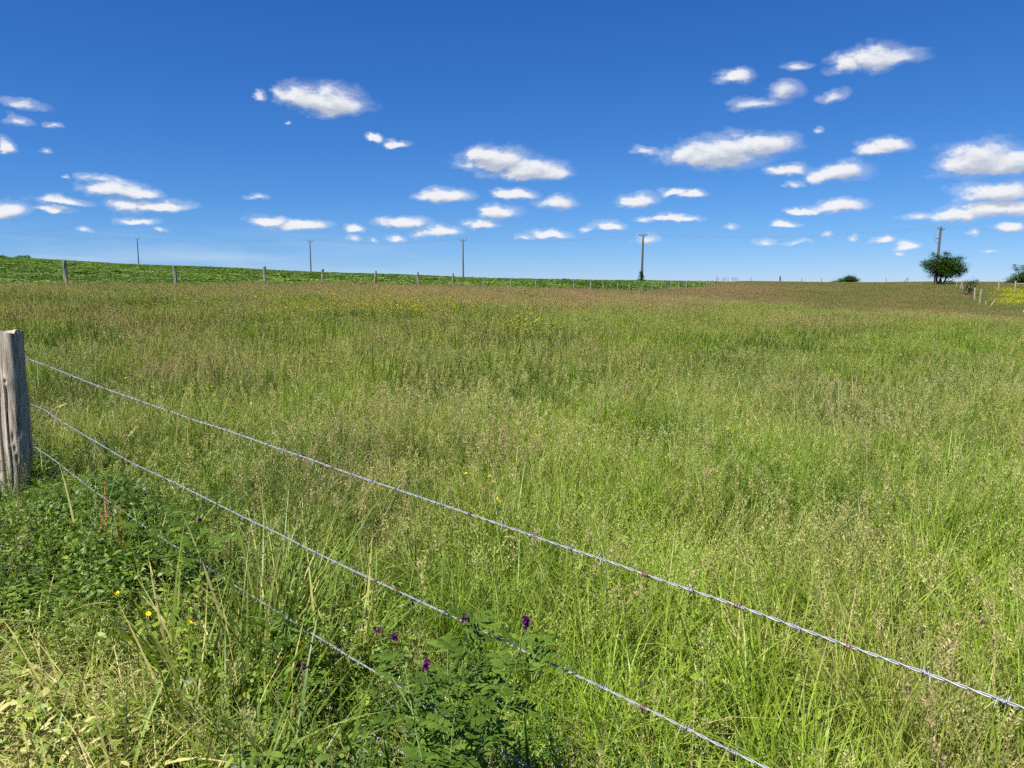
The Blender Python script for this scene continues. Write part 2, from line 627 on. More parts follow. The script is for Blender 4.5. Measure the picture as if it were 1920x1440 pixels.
# old fence post: grey weathered wood, long grain, dark checks
m = MT('weathered_post')
tcn = m.n('ShaderNodeTexCoord')
mp = m.n('ShaderNodeMapping', {'Vector': tcn.outputs['Object'], 'Scale': (1, 1, .07)})
n1 = m.n('ShaderNodeTexNoise', {'Vector': mp.outputs[0], 'Scale': 55.0, 'Detail': 8.0, 'Roughness': .65})
n2 = m.n('ShaderNodeTexNoise', {'Vector': tcn.outputs['Object'], 'Scale': 7.0, 'Detail': 4.0})
mp3 = m.n('ShaderNodeMapping', {'Vector': tcn.outputs['Object'], 'Scale': (1, 1, .03)})
n3 = m.n('ShaderNodeTexNoise', {'Vector': mp3.outputs[0], 'Scale': 130.0, 'Detail': 4.0, 'Roughness': .6})
c = m.mix(m.rng(n1.outputs[0], .35, .66), (.19, .155, .12), (.52, .45, .36))
c = m.mix(m.rng(n3.outputs[0], .30, .42, 1, 0), c, (.045, .036, .03))
c = m.mix(m.rng(n2.outputs[0], .55, .75, 0, .5), c, (.27, .20, .13))
p = m.n('ShaderNodeBsdfPrincipled', {'Base Color': c, 'Roughness': .88, 'Specular IOR Level': .2})
hsum = m.math('ADD', n1.outputs[0], m.math('MULTIPLY', n3.outputs[0], .8))
bp = m.n('ShaderNodeBump', {'Height': hsum, 'Strength': .9, 'Distance': .006})
m.t.links.new(bp.outputs[0], p.inputs['Normal'])
m.t.links.new(p.outputs[0], m.out.inputs[0])
M_post = m.m

# ground: soil, moss and old thatch
m = MT('ground_soil')
geo = m.n('ShaderNodeNewGeometry')
n1 = m.n('ShaderNodeTexNoise', {'Vector': geo.outputs[0], 'Scale': 14.0, 'Detail': 8.0, 'Roughness': .7})
n2 = m.n('ShaderNodeTexNoise', {'Vector': geo.outputs[0], 'Scale': .25, 'Detail': 5.0})
c = m.mix(m.rng(n1.outputs[0], .35, .65), (.018, .024, .007), (.075, .070, .026))
c = m.mix(m.rng(n2.outputs[0], .4, .62, 0, .45), c, (.16, .12, .06))
p = m.n('ShaderNodeBsdfPrincipled', {'Base Color': c, 'Roughness': .95, 'Specular IOR Level': .1})
m.t.links.new(p.outputs[0], m.out.inputs[0])
M_ground = m.m

# ------------------------------------------------------------------ ground sheet
nth = 420
ths = np.concatenate([np.linspace(-math.pi, -1.0, 70, endpoint=False), np.linspace(-1.0, 1.0, 280, endpoint=False), np.linspace(1.0, math.pi, 70, endpoint=False)])
rs = np.concatenate([[0.02], np.geomspace(.4, 6000, 240)])
TT, RR = np.meshgrid(ths, rs)
X, Y = RR * np.sin(TT), RR * np.cos(TT)
Z = ground(X.ravel(), Y.ravel()).reshape(X.shape)
nr, nc = X.shape
gi = np.arange(nr - 1)[:, None] * nc
gj = np.arange(nc)[None, :]
gj2 = (gj + 1) % nc
fq = np.stack([gi + gj, gi + nc + gj, gi + nc + gj2, gi + gj2], -1).reshape(-1, 4)
mb = MB()
mb.add(np.stack([X, Y, Z], -1).reshape(-1, 3), fq[:, ::-1], (0, 0, 0, 0))
tag(mb.obj('ground', M_ground), 'rolling farmland ground under the grass and the crop', 'ground', kind='structure')


# ------------------------------------------------------------------ plant prototypes
def disc(n, Rr, g):
    a = g.random(n) * 2 * math.pi
    r = Rr * np.sqrt(g.random(n))
    return np.stack([r * np.cos(a), r * np.sin(a), np.zeros(n)], 1)


def add_blades(mb, n, Rr, h0, h1, w, g, curve=.5, lean=.25, k=4, dry=0.0, wind=.03, hexp=1.0, tuft=6):
    nt_ = max(1, n // tuft)
    ti_ = g.integers(0, nt_, n)
    b = disc(nt_, Rr, g)[ti_] + np.concatenate([g.normal(0, .009, (n, 2)), np.zeros((n, 1))], 1)
    th_, tv_ = .75 + .45 * g.random(nt_), g.random(nt_)
    a = g.random(n) * 2 * math.pi
    h = (h0 + (h1 - h0) * g.random(n) ** hexp) * th_[ti_]
    le = lean * g.random(n)
    cu = curve * g.random(n) ** 1.3
    t = np.linspace(0, 1, k + 1)[None, :]
    dx = h[:, None] * (le[:, None] * t + cu[:, None] * t * t)
    z = h[:, None] * (t - .45 * cu[:, None] * t ** 2.5)
    px = b[:, 0:1] + np.cos(a)[:, None] * dx + wind * h[:, None] * t * t
    py = b[:, 1:2] + np.sin(a)[:, None] * dx
    pts = np.stack([px, py, z], -1)
    sa = a + math.pi / 2 + g.normal(0, .7, n)
    side = np.stack([np.cos(sa), np.sin(sa), g.normal(0, .15, n)], 1)
    wd = (w * (.6 + .8 * g.random(n)))[:, None] * np.clip(1.02 - t ** 2.2, .03, 1) * (0.75 + .5 * np.clip(t * 3, 0, 1) * .5)
    att = np.zeros((n, k + 1, 4))
    att[..., 0] = np.clip(tv_[ti_] * .75 + g.random(n) * .25, 0, 1)[:, None]
    att[..., 2] = np.clip(g.random(n)[:, None] * .7 + dry * (g.random(n)[:, None] < .9), 0, 1)
    att[..., 3] = t
    mb.ribbon(pts, wd, side, att)


def add_heads(mb, n, Rr, h0, h1, g, kind='panicle', w=.0012, hl=.1, sp=46, size=.005, wind=.04, redhead=0, spread=.028):
    """flowering stems: thin stalk and a head made of many tiny spikelets"""
    b = disc(n, Rr, g)
    a = g.random(n) * 2 * math.pi
    h = h0 + (h1 - h0) * g.random(n)
    le = .18 * g.random(n)
    cu = .22 * g.random(n)
    k = 5

    def pos(t):
        dx = h[:, None] * (le[:, None] * t + cu[:, None] * t ** 3)
        return np.stack([b[:, 0:1] + np.cos(a)[:, None] * dx + wind * h[:, None] * t * t,
                         b[:, 1:2] + np.sin(a)[:, None] * dx,
                         h[:, None] * (t - .15 * cu[:, None] * t ** 3)], -1)
    t = np.linspace(0, 1, k + 1)[None, :]
    pts = pos(t)
    sa = g.random(n) * 6.28
    side = np.stack([np.cos(sa), np.sin(sa), np.zeros(n)], 1)
    rr = g.random(n)
    att = np.zeros((n, k + 1, 4))
    att[..., 0] = rr[:, None]
    att[..., 1] = .35
    att[..., 3] = t
    mb.ribbon(pts, np.full((n, k + 1), w), side, att)
    u = g.random((n, sp))
    tt = 1 - (hl / h)[:, None] * u
    c = pos(tt)
    if kind == 'panicle':
        rad = spread * (.15 + u) * g.random((n, sp)) ** .5
    else:
        rad = (size * .9) * np.sin(np.clip(u * .9 + .08, 0, 1) * math.pi) ** .5 * np.ones((n, sp))
    an = g.random((n, sp)) * 6.28
    c = c + np.stack([np.cos(an) * rad, np.sin(an) * rad, rad * g.normal(.25, .4, (n, sp))], -1)
    c = c.reshape(-1, 3)
    q = len(c)
    up = np.stack([np.cos(an).ravel() * .5, np.sin(an).ravel() * .5, np.full(q, .9)], 1) + g.normal(0, .35, (q, 3))
    up /= np.linalg.norm(up, axis=1)[:, None]
    sz = size * (.6 + .8 * g.random(q))
    pp = np.stack([c, c + up * sz[:, None] * .5, c + up * sz[:, None]], 1)
    sd_ = g.normal(0, 1, (q, 3))
    sd_ /= np.linalg.norm(sd_, axis=1)[:, None]
    wd = np.stack([sz * .12, sz * .42, sz * .08], 1)
    att = np.zeros((q, 3, 4))
    att[..., 0] = np.clip(np.repeat(rr, sp) + g.normal(0, .2, q), 0, 1)[:, None]
    att[..., 1] = 1
    mb.ribbon(pp, wd, sd_, att)


def add_leaves(mb, pos, g, size, wid, up=.35, k=3, head=0, dry=0.0, droop=.3, rnd=None):
    """broad leaves at points pos (n,3)"""
    n = len(pos)
    a = g.random(n) * 6.28
    d = np.stack([np.cos(a), np.sin(a), up + g.normal(0, .3, n)], 1)
    d /= np.linalg.norm(d, axis=1)[:, None]
    s_ = np.cross(d, np.stack([g.normal(0, .35, n), g.normal(0, .35, n), np.ones(n)], 1))
    s_ /= np.linalg.norm(s_, axis=1)[:, None]
    L_ = size * (.6 + .8 * g.random(n))
    t = np.linspace(0, 1, k + 1)[None, :, None]
    pts = pos[:, None, :] + d[:, None, :] * (L_[:, None, None] * t)
    pts[..., 2] -= (L_[:, None] * droop * t[..., 0] ** 2)
    wd = (wid / size) * L_[:, None] * np.sin(np.clip(t[..., 0] * .92 + .06, 0, 1) * math.pi) ** .8
    att = np.zeros((n, k + 1, 4))
    att[..., 0] = (g.random(n) if rnd is None else rnd)[:, None]
    att[..., 1] = head
    att[..., 2] = np.clip(g.random(n)[:, None] * .52 + dry, 0, 1)
    mb.ribbon(pts, wd, s_, att)


def gen(seed):
    return np.random.default_rng(seed)


def proto_collection(name, meshes, mat):
    c = D.collections.new(name)
    for i, me in enumerate(meshes):
        me.materials.append(mat)
        o = D.objects.new('%s_%03d' % (name, i), me)
        c.objects.link(o)
    return c


def scatter(name, col, pts, idx, rz, scl, tint, tilt=.12, seed=1, **tags):
    """one stuff object: a cloud of points, a plant of the collection on each"""
    n = len(pts)
    me = D.meshes.new(name)
    me.vertices.add(n)
    me.vertices.foreach_set('co', pts.astype(np.float32).ravel())
    g = gen(seed)
    rot = np.stack([g.normal(0, tilt, n), g.normal(0, tilt, n), rz], 1)
    for nm, ty, ar, key in (('pick', 'INT', idx.astype(np.int32), 'value'), ('turn', 'FLOAT_VECTOR', rot, 'vector'),
                            ('size', 'FLOAT_VECTOR', scl, 'vector'), ('tint', 'FLOAT_COLOR', tint, 'color')):
        at_ = me.attributes.new(nm, ty, 'POINT')
        at_.data.foreach_set(key, (ar if ty == 'INT' else ar.astype(np.float32)).ravel())
    o = link_obj(name, me)
    ng = D.node_groups.new(name + '_scatter', 'GeometryNodeTree')
    ng.interface.new_socket('Geometry', in_out='INPUT', socket_type='NodeSocketGeometry')
    ng.interface.new_socket('Geometry', in_out='OUTPUT', socket_type='NodeSocketGeometry')
    gi_ = ng.nodes.new('NodeGroupInput')
    go = ng.nodes.new('NodeGroupOutput')
    ci = ng.nodes.new('GeometryNodeCollectionInfo')
    ci.inputs[0].default_value = col
    ci.inputs[1].default_value = True
    ci.inputs[2].default_value = True
    ip = ng.nodes.new('GeometryNodeInstanceOnPoints')

    def na(t, nm):
        x = ng.nodes.new('GeometryNodeInputNamedAttribute')
        x.data_type = t
        x.inputs[0].default_value = nm
        return x.outputs[0]
    e2r = ng.nodes.new('FunctionNodeEulerToRotation')
    ng.links.new(na('FLOAT_VECTOR', 'turn'), e2r.inputs[0])
    ng.links.new(gi_.outputs[0], ip.inputs['Points'])
    ng.links.new(ci.outputs[0], ip.inputs['Instance'])
    ip.inputs['Pick Instance'].default_value = True
    ng.links.new(na('INT', 'pick'), ip.inputs['Instance Index'])
    ng.links.new(e2r.outputs[0], ip.inputs['Rotation'])
    ng.links.new(na('FLOAT_VECTOR', 'size'), ip.inputs['Scale'])
    ng.links.new(ip.outputs[0], go.inputs[0])
    md = o.modifiers.new('scatter', 'NODES')
    md.node_group = ng
    return tag(o, kind='stuff', **tags)


# near fence line (also the border between verge and meadow)
FA = np.array([-3.725, 5.525])
FD = np.array([math.cos(R(-44.5)), math.sin(R(-44.5))])
FN = np.array([-FD[1], FD[0]])          # points away from the camera, into the meadow


def beyond(x, y):
    return (x - FA[0]) * FN[0] + (y - FA[1]) * FN[1]


# far pasture fence line
QA = np.array([-18.4, 31.8])
QD = np.array([2.25, 4.5])
QL = np.linalg.norm(QD)
QN = np.array([-QD[1], QD[0]]) / QL      # to the crop side (left)


def crop_side(x, y):
    return (x - QA[0]) * QN[0] + (y - QA[1]) * QN[1]


# right-hand fence line
RP = [at(1915, 575, 60)[:2], at(1828, 570, 74)[:2], at(1815, 545, 92)[:2], at(1775, 533, 118)[:2], at(1745, 532, 150)[:2]]


def right_side(x, y):
    """positive to the right of the right-hand fence"""
    ys = np.array([p[1] for p in RP])
    xs = np.array([p[0] for p in RP])
    xf = np.interp(y, ys, xs)
    xf = np.where(y < ys[0], xs[0] + (ys[0] - y) * .9, xf)
    return x - xf


def rows(x, y, z):
    """picture row and column of ground points, used to find which patch of the meadow they belong to"""
    yy = y
    vz = z - CH
    fw = yy * math.cos(PITCH) - vz * math.sin(PITCH)
    upv = yy * math.sin(PITCH) + vz * math.cos(PITCH)
    fw = np.maximum(fw, .01)
    return 960 + F * x / fw, 720 - F * upv / fw


def wedge(n_per, y0, y1, g, k=.74, pad=2.0):
    n = int((k * (y1 * y1 - y0 * y0) + 2 * pad * (y1 - y0)) * n_per)
    # rejection sampling of a widening wedge
    y = np.sqrt(g.random(n * 2) * (y1 * y1 - y0 * y0) + y0 * y0) if y0 > 5 else y0 + (y1 - y0) * g.random(n * 3)
    W = k * np.abs(y) + pad
    if y0 > 5:
        y = y[:n]
        W = W[:n]
        x = (g.random(len(y)) * 2 - 1) * W
    else:
        keep = g.random(len(y)) < W / W.max()
        y = y[keep][:n]
        W = W[keep][:n]
        x = (g.random(len(y)) * 2 - 1) * W
    return x, y


def sm(x, a, b):
    t = np.clip((x - a) / (b - a), 0, 1)
    return t * t * (3 - 2 * t)


def blob(px, py, cx, cy_, sx, sy):
    return np.exp(-(((px - cx) / sx) ** 2 + ((py - cy_) / sy) ** 2))


# --- near meadow clumps
near = []
for s in range(3):                                   # 0-2 fine leafy
    b = MB(); g = gen(100 + s)
    add_blades(b, 58, .11, .18, .50, .0048, g, curve=.85, lean=.38, k=5)
    near.append(b.mesh('fine_grass'))
for s in range(2):                                   # 3-4 lush broad
    b = MB(); g = gen(110 + s)
    add_blades(b, 38, .10, .18, .45, .0066, g, curve=.95, lean=.4, k=6)
    near.append(b.mesh('lush_grass'))
for s in range(3):                                   # 5-7 loose pale panicles
    b = MB(); g = gen(120 + s)
    add_blades(b, 20, .10, .12, .34, .0034, g)
    add_heads(b, 7, .11, .36, .60, g, 'panicle', hl=.16, sp=60, size=.0085, spread=.036)
    near.append(b.mesh('panicle_grass'))
for s in range(2):                                   # 8-9 dense tan spikes
    b = MB(); g = gen(130 + s)
    add_blades(b, 20, .10, .12, .34, .0036, g, dry=.15)
    add_heads(b, 5, .10, .38, .62, g, 'spike', hl=.085, sp=75, size=.0105, w=.0016)
    near.append(b.mesh('spike_grass'))
for s in range(2):                                   # 10-11 soft drooping bents, very fine
    b = MB(); g = gen(140 + s)
    add_blades(b, 14, .10, .12, .3, .003, g, dry=.2)
    add_heads(b, 9, .12, .32, .58, g, 'panicle', hl=.12, sp=44, size=.0062, spread=.022, w=.001)
    near.append(b.mesh('bent_grass'))
for s in range(2):                                   # 12-13 low broad-leaved herbs
    b = MB(); g = gen(150 + s)
    pz = disc(60, .12, g); pz[:, 2] = g.random(60) * .22 + .02
    add_leaves(b, pz, g, .035, .014)
    add_blades(b, 8, .1, .1, .25, .003, g)
    near.append(b.mesh('meadow_herb'))
C_near = proto_collection('near_meadow_plants', near, M_grass)

g = gen(5)
x, y = wedge(70, .15, 12, g, k=.74, pad=1.8)
z = ground(x, y)
bd = beyond(x, y)
m_ = (bd > .06) & ((vnoise(x * 3.4, y * 3.4, 303) + .5 * vnoise(x * 1.3, y * 1.3, 304)) > .36)
x, y, z, bd = x[m_], y[m_], z[m_], bd[m_]
px, py = rows(x, y, z + .35)
n = len(x)
dens = fbm(x * 1.1, y * 1.1, 21)
typ = g.random(n)
f1 = fbm(x * .8, y * .8, 31)
f2 = fbm(x * .55 + 40, y * .55, 41)
f3 = fbm(x * 1.6, y * 1.6 + 9, 51)
wt = np.stack([
    .60 + 0 * x, .16 + 1.9 * np.clip(f2 - .5, 0, 1), .10 + 1.2 * np.clip(f1 - .50, 0, 1) + .20 * sm(px, 900, 1600) * sm(py, 850, 1200),
    .06 + 1.0 * np.clip(f3 - .55, 0, 1) + .35 * blob(px, py, 880, 830, 260, 90), .07 + .7 * np.clip(.5 - f1, 0, 1), .07 + 0 * x], 1)
wt /= wt.sum(1)[:, None]
cw = np.cumsum(wt, 1)
kind = (typ[:, None] > cw).sum(1).clip(0, 5)
base = np.array([0, 3, 5, 8, 10, 12])[kind]
cnt = np.array([3, 2, 3, 2, 2, 2])[kind]
idx = base + (g.random(n) * cnt).astype(int)
hgt = (.38 + 1.12 * fbm(x * 1.3, y * 1.3, 61)) * (.85 + .3 * g.random(n)) * (.62 + .38 * sm(bd, 0, 1.2))
hue = np.clip(.45 + (f2 - .5) * 2.3 - .35 * blob(px, py, 1200, 790, 90, 30) + g.normal(0, .20, n) + .15 * blob(px, py, 1500, 1150, 500, 300), 0, 1)
red = np.clip((f3 - .50) * 2.4 + .45 * blob(px, py, 330, 690, 120, 40) + .5 * blob(px, py, 640, 880, 70, 50) + .5 * blob(px, py, 960, 930, 120, 60) + g.normal(0, .10, n) + .30 * sm(py, 760, 600), 0, 1)
dryv = np.clip((fbm(x * .7, y * .7 + 5, 71) - .45) * 1.4 + .35 * blob(px, py, 850, 830, 300, 90), 0, 1)
tint = np.stack([hue, red, dryv, np.ones(n)], 1)
scl = np.stack([np.full(n, 1.1), np.full(n, 1.1), hgt], 1)
scatter('meadow_grass', C_near, np.stack([x, y, z - .01], 1), idx, g.random(n) * 6.28, scl, tint, seed=2,
        label='tall green meadow grass with pale seed heads behind the barbed wire', cat='grass')

# --- middle meadow patches
mid = []
for s in range(3):
    b = MB(); g = gen(200 + s)
    add_blades(b, 150, .34, .16, .54, .0125, g, curve=.5, k=3, tuft=9)
    add_heads(b, 3, .36, .4, .60, g, 'spike', hl=.10, sp=12, size=.016, w=.0028)
    mid.append(b.mesh('mid_leafy'))
for s in range(3):
    b = MB(); g = gen(210 + s)
    add_blades(b, 120, .34, .16, .50, .0115, g, curve=.4, k=3, tuft=9)
    add_heads(b, 13, .36, .40, .62, g, 'panicle', hl=.14, sp=20, size=.018, spread=.024, w=.003)
    mid.append(b.mesh('mid_panicles'))
for s in range(2):
    b = MB(); g = gen(220 + s)
    add_blades(b, 90, .36, .14, .42, .0065, g, curve=.4, k=3, dry=.15)
    add_heads(b, 16, .36, .42, .64, g, 'spike', hl=.10, sp=16, size=.022, w=.003)
    mid.append(b.mesh('mid_spikes'))
for s in range(2):                                    # big far patches
    b = MB(); g = gen(230 + s)
    add_blades(b, 420, 1.05, .16, .46, .013, g, curve=.4, k=2)
    add_heads(b, 60, 1.05, .36, .56, g, 'spike', hl=.11, sp=8, size=.032, w=.004)
    mid.append(b.mesh('far_patch'))
for s in range(2):
    b = MB(); g = gen(240 + s)
    add_blades(b, 300, 1.05, .14, .42, .012, g, curve=.4, k=2, dry=.1)
    add_heads(b, 170, 1.05, .36, .56, g, 'spike', hl=.12, sp=8, size=.034, w=.004)
    mid.append(b.mesh('far_heads'))
C_mid = proto_collection('middle_meadow_plants', mid[:8], M_mid)
C_far = proto_collection('far_meadow_plants', mid[8:], M_far)


def meadow_tints(x, y, z, g):
    px, py = rows(x, y, z + .4)
    n = len(x)
    f1 = fbm(x * .16, y * .10, 81)
    f2 = fbm(x * .5, y * .35, 91)
    f3 = fbm(x * .25 + 3, y * .12, 95)
    f4 = fbm(x * .9 + 11, y * .7, 97)
    hue = np.clip(.42 + (f2 - .5) * 1.9 + (f4 - .5) * 1.2 + g.normal(0, .22, n) - .35 * blob(px, py, 1130, 655, 110, 28) - .25 * blob(px, py, 900, 705, 40, 20), 0, 1)
    # brownish-pink flowering bands along the far edge, over the rise and on the near swell to the right
    band = blob(px, py, 500, 545, 700, 13) * .75 + blob(px, py, 900, 560, 340, 16) * .75 + blob(px, py, 1250, 567, 190, 15) * .9 \
        + blob(px, py, 1360, 540, 90, 12) * .95 + blob(px, py, 1640, 602, 330, 11) * .55 + blob(px, py, 300, 610, 120, 16) * .35
    red = np.clip(band + (f1 - .5) * .9 + .10 + (f3 - .5) * .7 + (fbm(x * .8 - 5, y * .5, 99) - .5) * 1.3 + .5 * blob(px, py, 780, 625, 90, 22) + g.normal(0, .10, n), 0, 1)
    dryv = np.clip(.25 + (f3 - .5) * 1.2 + .3 * band + .15 * sm(py, 600, 540), 0, 1)
    return px, py, hue, red, dryv, np.clip(band, 0, 1)


g = gen(8)
x, y = wedge(12, 9.5, 46, g, k=.76, pad=3)
m_ = (crop_side(x, y) < -.1) & (vnoise(x * 1.7, y * 1.2, 301) > .16)
x, y = x[m_], y[m_]
z = ground(x, y)
n = len(x)
px, py, hue, red, dryv, band = meadow_tints(x, y, z, g)
q = g.random(n)
ph = .10 + .4 * np.clip(fbm(x * .4, y * .4, 33) - .45, 0, 1) + .35 * band
ps = .10 + .25 * band
idx = np.where(q < ps, 6 + (g.random(n) * 2).astype(int), np.where(q < ps + ph, 3 + (g.random(n) * 3).astype(int), (g.random(n) * 3).astype(int)))
hgt = (.45 + 1.0 * fbm(x * .9, y * .6, 62)) * (.85 + .3 * g.random(n))
scatter('meadow_grass', C_mid, np.stack([x, y, z - .01], 1), idx, g.random(n) * 6.28, np.stack([np.ones(n), np.ones(n), hgt], 1),
        np.stack([hue, red, dryv, np.ones(n)], 1), seed=3,
        label='middle distance meadow grass with brownish flowering tops', cat='grass')

g = gen(9)
x, y = wedge(1.7, 44, 205, g, k=.76, pad=3)
rs_ = right_side(x, y)
m_ = (crop_side(x, y) < -.3) & ~((rs_ > 0) & (y < 112))
m_ |= (x / y > .2) & (rs_ < 0) & (crop_side(x, y) < -.3)
x, y, rs_ = x[m_], y[m_], rs_[m_]
z = ground(x, y)
n = len(x)
px, py, hue, red, dryv, band = meadow_tints(x, y, z, g)
hue = np.clip(hue - .05, 0, 1)
q = g.random(n)
idx = np.where(q < .35 + .5 * band, 2 + (g.random(n) * 2).astype(int), (g.random(n) * 2).astype(int))
hgt = (.75 + .35 * fbm(x * .2, y * .2, 63)) * (.85 + .3 * g.random(n))
scatter('meadow_grass', C_far, np.stack([x, y, z - .02], 1), idx, g.random(n) * 6.28, np.stack([np.ones(n), np.ones(n), hgt], 1),
        np.stack([hue, red, dryv, np.ones(n)], 1), tilt=.03, seed=4,
        label='distant olive pasture grass rolling up to the skyline', cat='grass')

# --- buttercups: yellow dots in the middle meadow, a solid sheet beyond the right-hand fence
bc = []
for s in range(2):
    b = MB(); g = gen(300 + s)
    add_blades(b, 6, .2, .15, .35, .004, g, k=3)
    pz = disc(7, .22, g); pz[:, 2] = .40 + g.random(7) * .16
    for q_ in pz:
        for k_ in range(2):
            add_leaves(b, np.repeat(q_[None], 3, 0), g, .012, .010, up=.8, k=2, head=1)
    st = np.stack([np.concatenate([pz[:, :2], np.zeros((7, 1))], 1), pz], 1)
    at4 = np.zeros((7, 2, 4)); at4[..., 0] = .4
    b.ribbon(st, np.full((7, 2), .0016), np.tile([1., 0, 0], (7, 1)), at4)
    bc.append(b.mesh('buttercup'))
for s in range(2):
    b = MB(); g = gen(310 + s)
    add_blades(b, 220, 1.0, .14, .38, .014, g, k=2)
    pz = disc(26, 1.0, g); pz[:, 2] = .22 + g.random(26) * .16
    add_leaves(b, pz, g, .06, .045, up=.7, k=2, head=1)
    bc.append(b.mesh('buttercup_sheet'))
C_bc = proto_collection('buttercup_plants', bc, M_yellow)
g = gen(12)
xs_, ys_, ii, ss = [], [], [], []
for (cx, cy_, sx, sy, num, sc_) in [(700, 577, 85, 11, 150, 1.8), (830, 574, 70, 13, 110, 1.8), (560, 575, 60, 10, 30, 1.6), (310, 560, 90, 8, 30, 1.6), (980, 600, 25, 9, 26, 1.6),
                                (975, 625, 12, 8, 16, 1.5), (760, 560, 160, 9, 70, 1.8), (1600, 672, 25, 8, 4, 1.2), (300, 745, 40, 7, 5, 1), (1165, 832, 14, 6, 2, .8),
                                (1410, 840, 12, 6, 1, .8), (860, 970, 8, 6, 1, .6), (860, 545, 300, 7, 70, 1.8), (1830, 760, 14, 6, 2, 1.0), (1170, 580, 200, 8, 30, 1.6)]:
    for k_ in range(num):
        a, b_ = g.normal(cx, sx), g.normal(cy_, sy)
        r_, hit = march(a, b_, 2, 90, .48)
        if hit and crop_side(r_[0] * hit, r_[1] * hit) < -.5:
            xs_.append(r_[0] * hit); ys_.append(r_[1] * hit); ii.append(int(g.random() * 2)); ss.append(sc_)
x, y, idx = np.array(xs_), np.array(ys_), np.array(ii)
n = len(x)
one = np.ones(n)
big = np.array(ss)
big = np.where(y < 14, 1.0, 1.6)
scatter('buttercups', C_bc, np.stack([x, y, ground(x, y) + .03], 1), idx, g.random(n) * 6.28, np.stack([big, big, 1.1 * one], 1),
        np.stack([.5 * one, 0 * one, 0 * one, one], 1), seed=5, label='scattered yellow buttercups in the meadow grass', cat='wild flowers')
g = gen(13)
x, y = wedge(1.5, 55, 135, g, k=.80, pad=3)
rs_ = right_side(x, y)
m_ = (rs_ > .8) & (x / y > .4)
x, y = x[m_], y[m_]
n = len(x)
z = ground(x, y)
px, py = rows(x, y, z + .3)
yel = np.clip(sm(px, 1845, 1880) * sm(py, 537, 541) * sm(py, 576, 568), 0, 1) * (.75 + .5 * fbm(x * .2, y * .12, 55))
isy = g.random(n) < yel
scatter('buttercup_field', C_bc, np.stack([x, y, z], 1)[isy], 2 + (g.random(isy.sum()) * 2).astype(int), g.random(isy.sum()) * 6.28, np.ones((isy.sum(), 3)),
        np.tile([.5, 0, 0, 1.], (isy.sum(), 1)), tilt=.03, seed=6, label='sheet of yellow buttercups beyond the right hand fence', cat='wild flowers')
k_ = ~isy
nk = k_.sum()
scatter('pasture_grass', C_far, np.stack([x, y, z], 1)[k_], (g.random(nk) * 2).astype(int), g.random(nk) * 6.28, np.tile([1, 1, .8], (nk, 1)),
        np.stack([g.random(nk) * .4 + .3, g.random(nk) * .3, g.random(nk) * .4, np.ones(nk)], 1), tilt=.03, seed=7,
        label='olive pasture grass around the buttercups beyond the right hand fence', cat='grass')

# --- crop: leafy rosettes on the far side of the pasture fence
cr = []
for s in range(3):
    b = MB(); g = gen(400 + s)
    pz = disc(16, .05, g); pz[:, 2] = .04
    add_leaves(b, pz, g, .30, .12, up=1.0, k=4, droop=.45)
    cr.append(b.mesh('beet_plant'))
for s in range(2):
    b = MB(); g = gen(410 + s)
    pz = disc(60, .95, g); pz[:, 2] = .05
    for q_ in pz:
        add_leaves(b, q_ + disc(6, .05, g), g, .34, .15, up=.9, k=2, droop=.4)
    cr.append(b.mesh('beet_patch'))
C_crop = proto_collection('crop_plants', cr, M_crop)
g = gen(14)
x, y = wedge(7, 26, 75, g, k=.80, pad=3)
m_ = crop_side(x, y) > .9
x, y = x[m_], y[m_]
n1_ = len(x)
x2, y2 = wedge(1.15, 72, 300, g, k=.80, pad=3)
m_ = (crop_side(x2, y2) > 1.0) & (x2 / y2 < .36)
x2, y2 = x2[m_], y2[m_]
idx = np.concatenate([(g.random(n1_) * 3).astype(int), 3 + (g.random(len(x2)) * 2).astype(int)])
x, y = np.concatenate([x, x2]), np.concatenate([y, y2])
n = len(x)
hue = np.clip(.4 + (fbm(x * .1, y * .1, 77) - .5) + g.normal(0, .15, n) + .35 * sm(crop_side(x, y), 8, 0), 0, 1)
sc_ = (.8 + .4 * g.random(n))
scatter('crop_plants', C_crop, np.stack([x, y, ground(x, y)], 1), idx, g.random(n) * 6.28, np.stack([sc_, sc_, sc_], 1),
        np.stack([hue, 0 * hue, 0 * hue, hue * 0 + 1], 1), tilt=.05, seed=8, label='dark green leafy crop covering the rising field behind the far fence', cat='crop')

# --- verge on the camera side of the near fence
vg = []
for s in range(2):                                   # 0-1 leafy climbing herbs
    b = MB(); g = gen(500 + s)
    pz = disc(130, .13, g); pz[:, 2] = g.random(130) ** .8 * .26
    add_leaves(b, pz, g, .036, .015, up=.2)
    add_blades(b, 8, .12, .15, .34, .004, g)
    vg.append(b.mesh('leafy_herb'))
for s in range(2):                                   # 2-3 whorled bedstraw
    b = MB(); g = gen(510 + s)
    for q_ in disc(10, .11, g):
        hh = .18 + g.random() * .2
        lx, ly = g.normal(0, .25, 2)
        for lv in np.linspace(.15, 1, 9):
            c_ = q_ + np.array([lx * hh * lv, ly * hh * lv, hh * lv])
            add_leaves(b, np.repeat(c_[None], 7, 0), g, .02, .0042, up=.15, k=2, droop=.1)
        st = np.stack([q_, q_ + np.array([lx * hh, ly * hh, hh])])[None]
        b.ribbon(st, np.full((1, 2), .0018), np.array([[1., 0, 0]]), np.full((1, 2, 4), .4) * np.array([1, 0, 0, 1]))
    vg.append(b.mesh('bedstraw'))
for s in range(2):                                   # 4-5 broad arching grass
    b = MB(); g = gen(520 + s)
    add_blades(b, 26, .08, .18, .46, .0105, g, curve=1.2, lean=.5, k=7)
    vg.append(b.mesh('arching_grass'))
